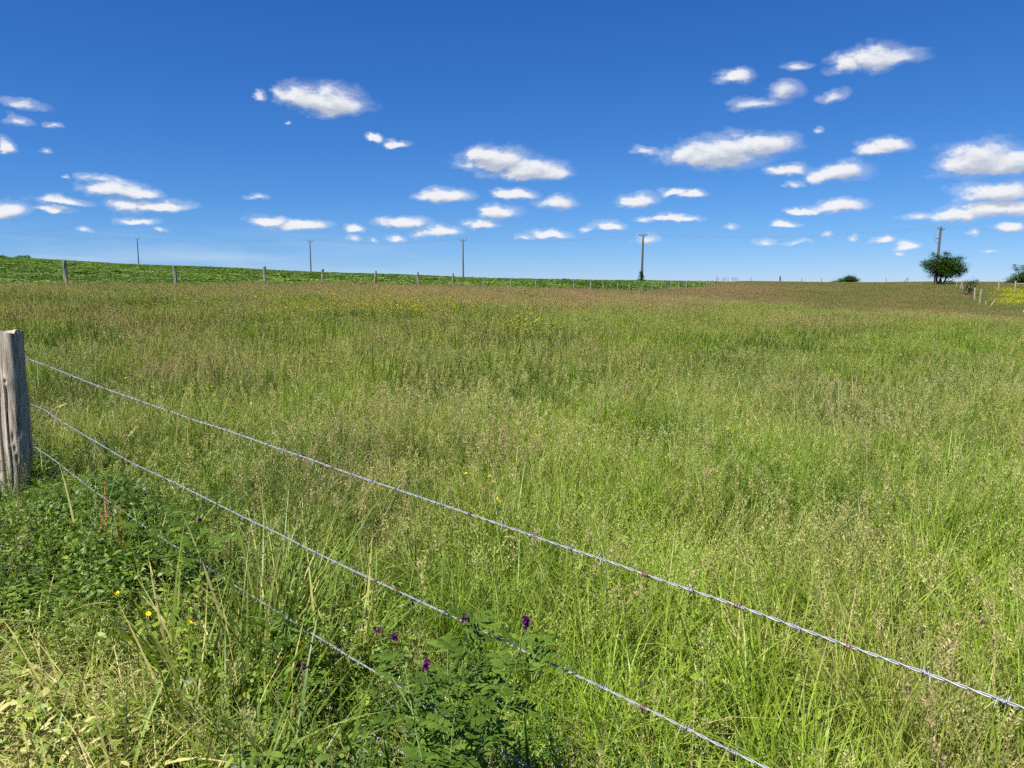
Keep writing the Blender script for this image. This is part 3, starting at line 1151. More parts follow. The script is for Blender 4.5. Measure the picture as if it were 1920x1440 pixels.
for s in range(2):                                   # 6-7 dry and mown bits
    b = MB(); g = gen(530 + s)
    add_blades(b, 40, .15, .08, .28, .0042, g, curve=1.6, lean=1.5, k=4, dry=.55)
    add_blades(b, 14, .12, .08, .2, .004, g, curve=1.0, lean=.6)
    vg.append(b.mesh('dry_grass'))
for s in range(2):                                   # 8-9 medium clumps with pale panicles
    b = MB(); g = gen(540 + s)
    add_blades(b, 26, .1, .1, .3, .0045, g, curve=.7, lean=.4)
    add_heads(b, 4, .10, .28, .46, g, 'panicle', hl=.1, sp=44, size=.006, spread=.022)
    vg.append(b.mesh('verge_panicles'))
for s in range(2):                                   # 10-11 low broad leaves
    b = MB(); g = gen(550 + s)
    pz = disc(26, .1, g); pz[:, 2] = .02 + g.random(26) * .08
    add_leaves(b, pz, g, .085, .034, up=.45, k=5, droop=.35)
    vg.append(b.mesh('broad_leaves'))
C_vg = proto_collection('verge_plants', vg, M_verge)
g = gen(15)
n0 = 9500
x = g.uniform(-6.2, 2.6, n0)
y = g.uniform(-.6, 7.2, n0)
bd = beyond(x, y)
dc = np.hypot(x, y)
m_ = (bd < .28) & (dc > .55) & (np.abs(x) < .76 * np.maximum(y, 0) + 2.2)
x, y, bd, dc = x[m_], y[m_], bd[m_], dc[m_]
z = ground(x, y)
px, py = rows(x, y, z + .12)
n = len(x)
f1, f2 = fbm(x * 1.5, y * 1.5, 101), fbm(x * 1.1 + 7, y * 1.1, 111)
corner = sm(py, 1080, 1330) * sm(px, 520, 120)
leafy = blob(px, py, 190, 1030, 260, 130)
wt = np.stack([.13 + .7 * np.clip(f1 - .5, 0, 1) + .7 * leafy, .18 + .5 * leafy + 0 * x, .16 + .9 * np.clip(f2 - .5, 0, 1) + .45 * blob(px, py, 420, 1320, 200, 140),
               .20 + .95 * corner, .34 * (1 - leafy) + 0 * x, .08 + .18 * corner], 1)
wt /= wt.sum(1)[:, None]
kind = (g.random(n)[:, None] > np.cumsum(wt, 1)).sum(1).clip(0, 5)
idx = kind * 2 + (g.random(n) * 2).astype(int)
hgt = (.62 + .62 * sm(-bd, 1.6, 0)) * (.65 + .8 * f2) * (.75 + .55 * g.random(n)) * (1 - .30 * corner)
# keep what stands right on the line low enough to let the lower wires show
hue = np.clip(.42 + (f1 - .5) * 1.3 + g.normal(0, .15, n) + .25 * corner - .30 * leafy, 0, 1)
red = np.clip((f2 - .62) * 1.2, 0, 1) * .6
dryv = np.clip((f1 - .5) * .8 + .55 * corner, 0, 1)
hgt = hgt * (.22 + .78 * sm(np.hypot(x + 3.55, y - 5.1), .35, 1.1)) * (1 - .45 * blob(px, py, 930, 1400, 170, 110)) * (1 - .3 * blob(px, py, 560, 1420, 200, 80))
scatter('verge_plants', C_vg, np.stack([x, y, z - .01], 1), idx, g.random(n) * 6.28, np.stack([np.ones(n), np.ones(n), hgt], 1),
        np.stack([hue, red, dryv, np.ones(n)], 1), tilt=.18, seed=9, label='tangled leafy herbs and dry grass on the verge in front of the barbed wire', cat='ground cover')

# ------------------------------------------------------------------ near barbed wire fence
fence = empty('barbed_wire_fence', (FA[0], FA[1], gz(*FA)), 'nearest barbed wire fence with an old split grey wooden post and four strands', 'fence')
forig = np.array(fence.location)


def make_post(rad0, height, seed, sides=96, rings=150, lean=(0, 0)):
    """weathered, split post: radius by angle and height with long checks, knots and a broken top"""
    th = np.linspace(0, 2 * math.pi, sides, endpoint=False)
    zz = np.linspace(-.25, height, rings)
    T, Zz = np.meshgrid(th, zz)
    r = rad0 * (1.08 - .10 * Zz / height) * np.ones_like(T)
    r += rad0 * .26 * np.cos(2 * T + .66) + rad0 * .05 * np.cos(3 * T + 1.7 + .8 * Zz)
    r += rad0 * .10 * (fbm(np.cos(T) * 2 + 5 + seed, Zz * 1.6 + np.sin(T) * 2, 7) - .5)
    fine = fbm(T * 9 + 3, Zz * .9, 13 + seed) - .5
    r += rad0 * .10 * fine
    # foot worn away
    foot = sm(Zz, .42, -.02)
    r *= 1 - .42 * foot * (0.5 + .5 * np.cos(T - math.radians(-20)))
    # long open checks
    for (ang, wdt, dep, z0, z1, wob) in [(-1.78, .085, .72, .05, 9, .10), (-1.25, .035, .28, .0, .85, .12), (-.55, .03, .22, .5, 9, .1), (-2.35, .04, .3, .2, 9, .1), (.3, .05, .3, 0, 9, .1), (1.6, .07, .4, 0, 9, .1), (2.6, .05, .3, 0, 9, .1), (-.95, .022, .16, .1, .7, .14)]:
        ctr = ang + wob * np.sin(Zz * 3.1 + ang * 5) + .05 * np.sin(Zz * 11 + ang)
        dd = (T - ctr + math.pi) % (2 * math.pi) - math.pi
        r -= rad0 * dep * np.exp(-(dd / wdt) ** 2) * sm(Zz, z0 - .05, z0 + .05) * sm(Zz, z1 + .05, z1 - .05)
    # a knot
    dd = (T + 1.15 + math.pi) % (2 * math.pi) - math.pi
    kn = np.hypot(dd * rad0 / .022, (Zz - height * .72) / .03)
    r += rad0 * .10 * np.exp(-kn ** 2 * .5) - rad0 * .16 * np.exp(-(kn * 2.2) ** 2)
    X_ = r * np.cos(T) + lean[0] * Zz
    Y_ = r * np.sin(T) + lean[1] * Zz
    topn = .035 * (fbm(np.cos(T) * 3 + 2, np.sin(T) * 3 + seed, 17) - .5) * 2
    Zo = Zz + topn * sm(Zz, height - .12, height)
    b = MB()
    V = np.stack([X_, Y_, Zo], -1)
    gi_ = np.arange(rings - 1)[:, None] * sides
    gj_ = np.arange(sides)[None, :]
    f = np.stack([gi_ + gj_, gi_ + (gj_ + 1) % sides, gi_ + sides + (gj_ + 1) % sides, gi_ + sides + gj_], -1).reshape(-1, 4)
    b.add(V.reshape(-1, 3), f, (0, 0, 0, 0))
    # top: shrinking rings with rough grain
    last = V[-1]
    c0 = last.mean(0)
    ringsT = [last]
    for q_ in (.85, .65, .45, .25, .05):
        rg = c0 + (last - c0) * q_
        rg[:, 2] = c0[2] + (last[:, 2] - c0[2]) * q_ + .022 * (fbm(rg[:, 0] * 60, rg[:, 1] * 60, 19) - .5) - .02 * (1 - q_) * 0
        ringsT.append(rg)
    V2 = np.concatenate(ringsT)
    f2_ = []
    for i in range(5):
        for j in range(sides):
            f2_.append((i * sides + j, i * sides + (j + 1) % sides, (i + 1) * sides + (j + 1) % sides, (i + 1) * sides + j))
    b.add(V2, f2_, (0, 0, 0, 0))
    return b


post_xy = np.array([-3.665, 5.45])
PH = at(15, 622, post_xy[1])[2] - gz(*post_xy)
pb = make_post(.114, PH, 1, lean=(.012, 0))
po = pb.obj('post', M_post, fence, Vector((post_xy[0], post_xy[1], gz(*post_xy))) - Vector(forig))
po['label'] = 'old split grey wooden post at the left edge'
p2 = FA + FD * 8.4
po2 = make_post(.07, 1.25, 5, sides=48, rings=60).obj('post', M_post, fence, Vector((p2[0], p2[1], gz(*p2))) - Vector(forig))

WIRES = [[(45, 680), (340, 780), (620, 872), (940, 983), (1200, 1080), (1500, 1183), (1700, 1250), (1920, 1316)],
         [(55, 770), (250, 870), (560, 1020), (870, 1165), (1100, 1278), (1430, 1440)],
         [(85, 870), (300, 1005), (400, 1070), (560, 1170), (720, 1275), (1000, 1440)],
         [(75, 985), (290, 1110), (460, 1217), (690, 1375), (790, 1440)]]


def wire_fit(w_):
    hs_, s_ = [], []
    for q_ in w_:
        r_ = ray(*q_)
        t_ = (FN @ FA) / (FN @ r_[:2])
        Q = r_ * t_
        hs_.append(CH + Q[2])
        s_.append((Q[:2] - FA) @ FD)
    return np.array(s_), np.array(hs_)


def bent(p, amp, s, ph):
    return p


barb_mesh = {}


def make_barb(rust):
    """four points twisted twice round the strands, axis along local X"""
    b = MB()
    t = np.linspace(0, 2 * math.pi * 2.2, 26)
    b.tube(np.stack([np.linspace(-.006, .006, 26), .0042 * np.cos(t), .0042 * np.sin(t)], 1), .0013, 6, cap=False)
    for (x0, dy, dz) in ((-.006, .9, .55), (-.006, -.75, .7), (.006, .7, -.75), (.006, -.9, -.5)):
        d_ = np.array([x0 * 40 * .6, dy, dz]); d_ /= np.linalg.norm(d_)
        p0 = np.array([x0, dz * .003, -dy * .003])
        b.tube(np.stack([p0, p0 + d_ * .009, p0 + d_ * .017]), [.0013, .0012, .0002], 6, cap=False)
    me = b.mesh('barb')
    me.materials.append(M_rust if rust else M_zinc)
    return me


BM = [make_barb(False), make_barb(True)]
for wi, wpx in enumerate(WIRES):
    s_, h_ = wire_fit(wpx)
    co = np.polyfit(s_, h_, 2 if wi else 3)
    if wi == 3:
        co = np.polyfit(s_, h_, 1)
    S = np.arange(.04, 8.38, .0032)
    smax, smin = s_.max(), s_.min()
    Sc = np.clip(S, smin, smax)
    Hh = np.polyval(co, Sc)
    slope_end = np.polyval(np.polyder(co), smax)
    Hh += np.where(S > smax, (S - smax) * np.clip(slope_end, -.03, .03), 0)
    gw = gen(700 + wi)
    Hh += .006 * (fbm(S * 1.6, S * 0 + wi * 7, 201 + wi, 3) - .5) * 2 * np.clip((8.2 - S), 0, 1)
    off = .008 * (fbm(S * 1.3, S * 0 + 3 + wi * 7, 221 + wi, 3) - .5) * 2 + .11 * np.clip(1 - S / 2.6, 0, 1) ** 1.15
    xy = FA[None] + FD[None] * S[:, None] + FN[None] * (off[:, None])
    axis = np.stack([xy[:, 0], xy[:, 1], Hh], 1) - forig
    b = MB()
    tw = S * 2 * math.pi / .072 + .8 * np.sin(S * 5 + wi)
    sdir = np.array([FN[0], FN[1], 0])
    for ph in (0, math.pi):
        hel = axis + .0017 * (np.cos(tw + ph)[:, None] * sdir + np.sin(tw + ph)[:, None] * np.array([0, 0, 1.]))
        b.tube(hel, .00155, 6, cap=False)
    wo_ = b.obj('wire_strand', M_zinc, fence)
    wo_['label'] = ['top barbed strand', 'second barbed strand from the top', 'third barbed strand, partly lost in the grass', 'lowest barbed strand, mostly hidden in the grass'][wi]
    pos_s = np.arange(.25, 7.6, .112) + gw.normal(0, .006, len(np.arange(.25, 7.6, .112)))
    for sv in pos_s:
        k_ = int(np.argmin(abs(S - sv)))
        rust = gw.random() < (.22 if wi < 2 else .12)
        o = D.objects.new('barb', BM[1 if rust else 0])
        COL.objects.link(o)
        o.parent = wo_
        o.location = axis[k_]
        tan = Vector(axis[min(k_ + 4, len(S) - 1)] - axis[max(k_ - 4, 0)])
        o.rotation_euler = tan.to_track_quat('X', 'Z').to_euler()
        o.rotation_euler.rotate_axis('X', gw.random() * 6.28)
        if rust:
            o['label'] = 'rusty barb'
# staples on the post
for wi, hh in enumerate((1.045, .715, .41)):
    b = MB()
    t = np.linspace(0, math.pi, 9)
    b.tube(np.stack([.006 * np.cos(t), 0 * t - .006 - .006 * np.sin(t) * 0, .012 * np.sin(t) - .006], 1) + np.array([.135, -.02, hh]), .0018, 6, cap=False)
    b.obj('staple', M_zinc, po)


# ------------------------------------------------------------------ far fences
def rough_post(hgt, rad, seed, lean=(0, 0), sides=8, split=True):
    g = gen(seed)
    k = 7
    zz = np.linspace(-.3, hgt, k)
    th = np.arange(sides) * 2 * math.pi / sides
    b = MB()
    V = []
    for i, z_ in enumerate(zz):
        r_ = rad * (1.05 - .12 * i / k) * (1 + g.normal(0, .10, sides))
        V.append(np.stack([r_ * np.cos(th) + lean[0] * z_ + g.normal(0, .004), r_ * np.sin(th) + lean[1] * z_, np.full(sides, z_)], 1))
    V[-1][:, 2] += g.normal(0, .02, sides)
    V = np.array(V)
    gi_ = np.arange(k - 1)[:, None] * sides
    gj_ = np.arange(sides)[None, :]
    f = np.stack([gi_ + gj_, gi_ + (gj_ + 1) % sides, gi_ + sides + (gj_ + 1) % sides, gi_ + sides + gj_], -1).reshape(-1, 4)
    f = list(map(tuple, f))
    o_ = (k - 1) * sides
    for q in ((0, 1, 2, 7), (7, 2, 3, 6), (6, 3, 4, 5)):
        f.append(tuple(o_ + x for x in q))
    b.add(V.reshape(-1, 3), f, (0, 0, 0, 0))
    return b


colx = {0: 136, 1: 339, 2: 503, 3: 610, 4: 706, 5: 787, 6: 850, 7: 908, 8: 958, 9: 1003, 10: 1040, 11: 1074, 12: 1105}
q0 = QA
ff = empty('pasture_fence', (q0[0], q0[1], gz(*q0)), 'long wooden post and wire fence between the meadow and the green crop', 'fence')
fo = np.array(ff.location)
tops = []
for n_ in range(-1, 31):
    Yq = 31.8 + 4.5 * n_
    xq = (colx[n_] - 960) / F * Yq * 1.005 if n_ in colx else QA[0] + QD[0] * n_
    g_ = gen(900 + n_)
    # columns are measured at post height, so the depth offset is tiny
    ln = (g_.normal(0, .03), g_.normal(0, .03))
    if n_ in (4, 9): ln = (.07, 0)
    hp = 1.38 + g_.normal(0, .05)
    zq = gz(xq, Yq)
    o = rough_post(hp, .085 if n_ < 4 else .07, 900 + n_, ln).obj('post', M_greywood, ff, Vector((xq, Yq, zq)) - Vector(fo), smooth=False)
    tops.append((xq, Yq, zq))
tops = np.array(tops)
for hh in (.55, .85, 1.15):
    pth = []
    for a_, b_ in zip(tops[:-1], tops[1:]):
        for t_ in (0, .5):
            p_ = a_ * (1 - t_) + b_ * t_
            p_ = p_ + np.array([.08, 0, hh - (.03 if t_ else 0)])
            pth.append(p_)
    pth.append(tops[-1] + np.array([.08, 0, hh]))
    b = MB()
    b.tube(np.array(pth) - fo, .003, 4, cap=False)
    b.obj('wire', M_cable, ff)

# skyline fence over the rise
sk = [(1340, 168), (1356, 170), (1374, 172), (1404, 176), (1458, 168), (1498, 176), (1535, 176), (1655, 172), (1695, 165), (1747, 150)]
c0 = at(1458, 529, 168)
sf = empty('skyline_fence', (c0[0], c0[1], gz(c0[0], c0[1])), 'sparse dark fence posts standing along the skyline left of the round tree', 'fence')
so_ = np.array(sf.location)
pts_ = []
for i, (cx, Yq) in enumerate(sk):
    xq = (cx - 960) / F * Yq
    zq = gz(xq, Yq)
    big_ = cx in (1458, 1747)
    rough_post(1.75 if big_ else 1.45, .16 if big_ else .055, 950 + i).obj('post', M_polewood, sf, Vector((xq, Yq, zq)) - Vector(so_), smooth=False)
    pts_.append((xq, Yq, zq + 1.1))
    if cx == 1695:
        b = MB()
        b.tube(np.array([(xq - 1.1, Yq, zq + .2), (xq, Yq, zq + 1.35)]) - so_, .06, 8)
        b.obj('brace', M_polewood, sf)
b = MB()
b.tube(np.array(pts_) - so_, .004, 4, cap=False)
b.obj('wire', M_cable, sf)

# right-hand fence, bleached posts
rp = [(1917, 61, 1.3, .05, .1), (1908, 61.5, .8, .05, .5), (1842, 72, .8, .05, -.1), (1847, 72, .9, .045, .6), (1829, 74, 1.75, .055, .05), (1820, 79, 1.6, .07, -.06),
      (1812, 90, 1.3, .05, .05), (1803, 95, 1.3, .05, .25), (1797, 98, 1.25, .045, -.15), (1790, 102, 1.2, .045, .2), (1783, 107, 1.1, .045, .1)]
c0 = at(1829, 560, 74)
rf = empty('bleached_fence', (c0[0], c0[1], gz(c0[0], c0[1])), 'crooked bleached fence posts running down from the round tree beside the buttercups', 'fence')
ro = np.array(rf.location)
pts_ = []
for i, (cx, Yq, hh, rr_, ln) in enumerate(rp):
    xq = (cx - 960) / F * Yq * 1.003
    zq = gz(xq, Yq)
    rough_post(hh, rr_ * 1.25, 970 + i, (ln, 0)).obj('post', M_whitewood, rf, Vector((xq, Yq, zq)) - Vector(ro), smooth=False)
    pts_.append((xq, Yq, zq + .9))
b = MB()
b.tube(np.array(pts_) - ro, .004, 4, cap=False)
b.obj('wire', M_cable, rf)
c0 = at(1917, 540, 105)
rail = empty('rail_fence', (c0[0], c0[1], gz(c0[0], c0[1])), 'pale wooden rail fence behind the yellow buttercups at the right edge', 'fence')
ro = np.array(rail.location)
pp = []
for i, cx in enumerate((1865, 1896, 1917, 1945)):
    xq = (cx - 960) / F * 105
    zq = gz(xq, 105)
    rough_post(1.55, .09, 990 + i).obj('post', M_whitewood, rail, Vector((xq, 105, zq)) - Vector(ro), smooth=False)
    pp.append((xq, 105 - .12, zq + 1.2))
b = MB()
b.tube(np.array(pp[1:]) - ro, .07, 6, cap=False)
b.obj('rail', M_whitewood, rail)


# ------------------------------------------------------------------ power poles
def insulators(t, pts):
    for p_ in pts:
        b = MB()
        zz = np.array([0, .05, .06, .10, .11, .15, .16, .2])
        rr_ = np.array([.05, .05, .09, .09, .05, .05, .085, .03])
        b.tube(np.stack([0 * zz + p_[0], 0 * zz + p_[1], zz + p_[2]], 1), rr_, 8)
        b.obj('insulator', M_glass, t)


def power_pole(x, y, top_z, rad, style, label, lean=0.0, turn=0.0):
    z0 = gz(x, y)
    t = empty('power_pole', (x, y, z0), label, 'pole', 'power poles crossing behind the fields')
    t.rotation_euler = (0, 0, turn)
    H_ = top_z - z0
    zz = np.linspace(-.5, H_, 9)
    b = MB()
    b.tube(np.stack([lean * zz, 0 * zz, zz], 1), rad * (1.15 - .4 * (zz + .5) / (H_ + .5)), 12 if style == 'wood' else 8)
    b.obj('shaft', M_polewood, t)
    xt = lean * H_
    if style == 'vee':
        b = MB()
        b.tube([(xt, 0, H_ - .75), (xt + .30, 0, H_ - .35), (xt + .75, 0, H_ - .2), (xt + .85, 0, H_ + .12)], .055, 8)
        b.tube([(xt, 0, H_ - .75), (xt - .30, 0, H_ - .35), (xt - .75, 0, H_ - .2), (xt - .85, 0, H_ + .12)], .055, 8)
        b.obj('crossarm', M_iron, t)
        tips = [(xt - .85, 0, H_ + .12), (xt, 0, H_), (xt + .85, 0, H_ + .12)]
    elif style == 'flat':
        b = MB()
        b.box((xt, 0, H_ - .08), (.85, .07, .07))
        b.tube([(xt, 0, H_ - .7), (xt + .5, 0, H_ - .12)], .035, 8)
        b.tube([(xt, 0, H_ - .7), (xt - .5, 0, H_ - .12)], .035, 8)
        b.obj('crossarm', M_iron, t)
        tips = [(xt - .8, 0, H_), (xt, 0, H_), (xt + .8, 0, H_)]
    else:
        b = MB()
        b.tube([(xt - .42, 0, H_ - .15), (xt, 0, H_ - .55), (xt + .48, 0, H_ - .35)], .06, 8)
        b.tube([(xt - .15, 0, H_ - .5), (xt + .2, 0, H_ - .1)], .05, 8)
        b.obj('crossarm', M_iron, t)
        b = MB()
        b.box((xt - .3, 0, H_ - 1.75), (.34, .05, .05))
        b.obj('switch_arm', M_iron, t)
        b = MB()
        q_ = np.linspace(0, 1, 14)
        b.tube(np.stack([xt - .5 - .45 * np.sin(q_ * 3.1) + .35 * q_ * q_, 0 * q_ + .05, H_ - .2 - 2.6 * q_], 1), .03, 8)
        b.obj('jumper_cable', M_cable, t)
        tips = [(xt - .42, 0, H_ - .15), (xt, 0, H_), (xt + .48, 0, H_ - .35)]
    insulators(t, tips)
    ct, st = math.cos(turn), math.sin(turn)
    return [np.array([x + a * ct - b_ * st, y + a * st + b_ * ct, z0 + c_ + .18]) for a, b_, c_ in tips]


PP = [(257, 447, 262, .17, 'vee', 'leftmost power pole, short on the high crop skyline'),
      (581, 451, 215, .17, 'vee', 'second power pole from the left, with a forked top'),
      (868, 449, 182, .18, 'vee', 'middle power pole with a small forked top behind the crop'),
      (1206, 440, 156, .23, 'flat', 'dark power pole with a flat crossarm and ivy at its foot'),
      (1764, 426, 122, .21, 'wood', 'tall leaning wooden pole rising behind the round tree')]
tips = []
for (cx, cyy, Yq, rr_, stl, lab) in PP:
    P3 = at(cx, cyy, Yq)
    lean = .012 if stl == 'flat' else (.028 if stl == 'wood' else 0)
    z0 = gz(P3[0], P3[1])
    xb = P3[0] - lean * (P3[2] - z0)
    tips.append(power_pole(xb, P3[1], P3[2], rr_, stl, lab, lean, R(-15)))
P0 = [t + (t - tips[1][i]) * 1.0 + np.array([0, 0, 1.0]) for i, t in enumerate(tips[0])]
P6 = [t + np.array([42, -28, -1.5]) for i, t in enumerate(tips[-1])]
chain = [P0] + tips + [P6]
for i in range(3):
    pth = []
    for a_, b_ in zip(chain[:-1], chain[1:]):
        for t_ in np.linspace(0, 1, 13)[:-1]:
            p_ = a_[i] * (1 - t_) + b_[i] * t_
            p_[2] -= 4 * 1.1 * t_ * (1 - t_)
            pth.append(p_)
    pth.append(chain[-1][i])
    b = MB()
    b.tube(np.array(pth), .010, 6, cap=False)
    tag(b.obj('power_line', M_cable), 'thin dark overhead cable strung between the power poles', 'cable', 'overhead cables on the poles')
# ivy at the foot of the crossarm pole
P3 = at(1202, 525, 155.6)
g = gen(61)
t = empty('ivy_bush', (P3[0], 155.6, gz(P3[0], 155.6)), 'dark ivy bush growing at the foot of the crossarm pole', 'bush')
b = MB()
n_ = 900
zz = g.random(n_) ** 1.3 * 2.2
rr_ = (.25 + .45 * np.exp(-(zz - .7) ** 2 / .3)) * np.sqrt(g.random(n_)) + .1
aa = g.random(n_) * 6.28
add_leaves(b, np.stack([rr_ * np.cos(aa), rr_ * np.sin(aa), zz], 1), g, .2, .14, k=2)
zz = g.random(500) * .45
add_leaves(b, np.stack([g.normal(0, .75, 500), g.normal(0, .5, 500), zz], 1), g, .2, .12, k=2)
b.obj('foliage', M_tree, t)
b = MB()
b.tube([(.05, 0, -.1), (.1, 0, .8), (.05, 0, 1.6)], [.06, .05, .02], 8)
b.obj('stem', M_bark, t)


# ------------------------------------------------------------------ trees and shrubs
def tree(name, loc, blobs, seed, nleaf, leaf, label, cat, mat=M_tree, trunks=(), loose=0, group=None):
    """blobs: (x, y, z, rx, ry, rz) leaf masses; each carries twigs and clusters of leaves; trunks: list of paths with radii"""
    g = gen(seed)
    t = empty(name, loc, label, cat, group)
    b = MB()
    vols = np.array([q_[3] * q_[4] * q_[5] for q_ in blobs])
    vols = vols / vols.sum()
    tw = MB()
    for q_, vf in zip(blobs, vols):
        c_ = np.array(q_[:3])
        s_ = np.array(q_[3:])
        nclu = max(6, int(nleaf * vf / 26))
        d_ = g.normal(0, 1, (nclu, 3))
        d_ /= np.linalg.norm(d_, axis=1)[:, None]
        rad = g.random(nclu) ** .33 * (.80 + .38 * g.random(nclu))
        cc = c_ + d_ * s_ * rad[:, None]
        for k_ in range(nclu):
            m_n = 26
            sp_ = (leaf * 1.6) * (.6 + .8 * g.random())
            pz = cc[k_] + g.normal(0, 1, (m_n, 3)) * np.array([sp_, sp_, sp_ * .6])
            rn = np.full(m_n, g.random()) * .7 + g.random(m_n) * .3
            add_leaves(b, pz, g, leaf, leaf * .62, up=.2, k=2, rnd=rn)
    b.obj('crown', mat, t)
    for pth, r0, r1 in trunks:
        pth = np.array(pth, float)
        st_ = MB()
        st_.tube(pth, np.linspace(r0, r1, len(pth)), 8)
        st_.obj('trunk', M_bark, t)
    if tw.n:
        tw.obj('branches', M_bark, t)
    return t


# round hawthorn in front of the wooden pole
Yt = 117.0
P3 = at(1763, 533, Yt)
zt = gz(P3[0], Yt)
bl = []
g = gen(71)
S_ = Yt / F


def pxy(cx, cyy, dy=0.0):
    q_ = at(cx, cyy, Yt)
    return (q_[0] - P3[0], dy, q_[2] - zt)


for (cx, cyy, rx, ry) in [(1772, 497, 24, 15), (1755, 500, 19, 13), (1790, 501, 19, 13), (1800, 507, 12, 8), (1745, 493, 13, 8), (1762, 486, 15, 8), (1784, 489, 16, 8), (1770, 509, 24, 8), (1738, 497, 7, 3), (1796, 494, 9, 7), (1760, 514, 16, 7), (1778, 516, 14, 6), (1795, 513, 12, 6)]:
    a_ = pxy(cx, cyy)
    dy = g.normal(0, .5)
    bl.append((a_[0], dy, a_[2], rx * S_, rx * S_ * 1.0, ry * S_))
tips_ = []
for (cx, cyy, rx, ry) in [(1733, 495, 3, 1.5), (1752, 476, 3, 2.5), (1768, 475, 3, 2.5), (1779, 476, 2.5, 3), (1795, 482, 4, 2.5), (1804, 485, 4, 2), (1811, 508, 4, 2), (1735, 503, 3, 2), (1785, 527, 4, 2)]:
    a_ = pxy(cx, cyy)
    bl.append((a_[0], g.normal(0, .6), a_[2], rx * S_, rx * S_, ry * S_))
tr_ = [([(-.55, 0, -.3), (-.5, 0, .5), (-.6, .1, 1.4), (-.9, 0, 2.4)], .22, .08), ([(-.2, .2, -.3), (-.1, .2, .7), (.2, .2, 1.6), (.1, .3, 2.8)], .2, .07),
       ([(.45, 0, -.3), (.5, 0, .6), (.9, 0, 1.5), (1.6, 0, 2.2)], .17, .06), ([(-.85, .1, -.3), (-.9, .1, .7), (-1.0, 0, 1.6)], .14, .06), ([(.1, -.2, -.3), (.0, -.2, .8), (-.1, 0, 1.7)], .15, .06)]
tree('hawthorn_tree', (P3[0], Yt, zt), bl, 72, 23000, .17, 'dark round crowned tree standing in front of the leaning wooden pole', 'tree', trunks=tr_)
# dark undergrowth at its foot
Yu = 112.0
P3u = at(1765, 533, Yu)
zu = gz(P3u[0], Yu)
tree('low_bush', (P3u[0], Yu, zu), [(-.2, 0, .35, .9, .6, .35), (.7, 0, .25, .7, .5, .3), (1.6, 0, .2, .7, .5, .28)], 73, 900, .12,
     'low brown scrub around the stems of the round tree', 'bush', mat=M_shrub, trunks=[([(0, 0, -.1), (0, 0, .5)], .05, .02)])
# small grey shrub in the bleached fence
Ys = 88.0
P3 = at(1817, 551, Ys)
zs = gz(P3[0], Ys)
k_ = Ys / F
tree('grey_shrub', (P3[0], Ys, zs), [(0, 0, 1.5, 11 * k_, .5, 10 * k_), (.35, 0, 1.95, 11 * k_, .4, 8 * k_), (-.2, 0, .8, 9 * k_, .5, 9 * k_), (-.35, 0, .35, 12 * k_, .6, 6 * k_), (.2, 0, 1.1, 6 * k_, .4, 9 * k_)], 74, 2600, .10,
     'small grey green shrub among the bleached fence posts', 'shrub', mat=M_shrub, trunks=[([(0, 0, -.2), (0, 0, .9), (.1, 0, 1.7)], .07, .02), ([(.1, 0, -.2), (.3, 0, .8), (.5, 0, 1.8)], .05, .02)])
# tree cut by the right edge
Yr = 140.0
P3 = at(1912, 532, Yr)
zr = gz(P3[0], Yr)
k_ = Yr / F
tree('edge_tree', (P3[0], Yr, zr), [(0, 0, 1.1, 20 * k_, 1.8, 13 * k_), (1.9, 0, 1.7, 20 * k_, 1.8, 17 * k_), (-1.2, 0, .6, 14 * k_, 1.4, 8 * k_), (-1.0, 0, 3.1, 3 * k_, .3, 3 * k_), (-.5, 0, 2.7, 3 * k_, .3, 5 * k_), (.3, 0, 3.5, 4 * k_, .4, 3 * k_), (.7, 0, 2.9, 4 * k_, .3, 5 * k_), (-1.1, 0, 3.6, 2.5 * k_, .3, 2.5 * k_), (1.6, 0, 3.9, 5 * k_, .4, 5 * k_)], 75, 16000, .17,
     'green bushy tree with loose upper twigs at the right edge', 'tree', trunks=[([(0, 0, -.2), (0, 0, 1.2), (-.5, 0, 2.6), (-1.0, 0, 3.5)], .14, .02), ([(.3, 0, -.2), (.5, 0, 1.5), (.9, 0, 3.2), (1.5, 0, 4.1)], .12, .02)])
# skyline bush
Yb = 205.0
P3 = at(1590, 531, Yb)
zb = gz(P3[0], Yb)
k_ = Yb / F
zc = at(1592, 523, Yb)[2] - zb
tree('skyline_bush', (P3[0], Yb, zb), [(.3, 0, zc, 11 * k_, 1.6, 6 * k_), (-1.2, 0, zc - .5, 10 * k_, 1.4, 4.5 * k_), (1.6, 0, zc - .45, 9 * k_, 1.4, 4.5 * k_), (-3.2, 0, zc - .85, 7 * k_, 1.2, 2 * k_)], 76, 9000, .20,
     'dark rounded bush on the skyline between the poles', 'bush', trunks=[([(0, 0, -.2), (0, 0, 1.2)], .12, .05)])
# trees beyond the crest on the left
for (cx, cyy, rx, seed, lab) in [(40, 483, 12, 77, 'small dark tree showing above the crop skyline at far left'), (1, 483, 7, 78, 'dark treetop cut by the left edge above the crop')]:
    Yl = 335.0
    P3 = at(cx, cyy, Yl)
    zl = gz(P3[0], Yl)
    k_ = Yl / F
    zc = P3[2] - zl
    tree('distant_tree', (P3[0], Yl, zl), [(0, 0, zc - .5, rx * k_, 2, 6 * k_), (rx * .9 * k_, 0, zc - .1, rx * .55 * k_, 1.5, 4.5 * k_), (-rx * .6 * k_, 0, zc - .8, rx * .5 * k_, 1.5, 4 * k_)], seed, 5000, .28,
         lab, 'tree', trunks=[([(0, 0, -.3), (0, 0, 2.0)], .2, .1)], group='trees beyond the crop skyline')

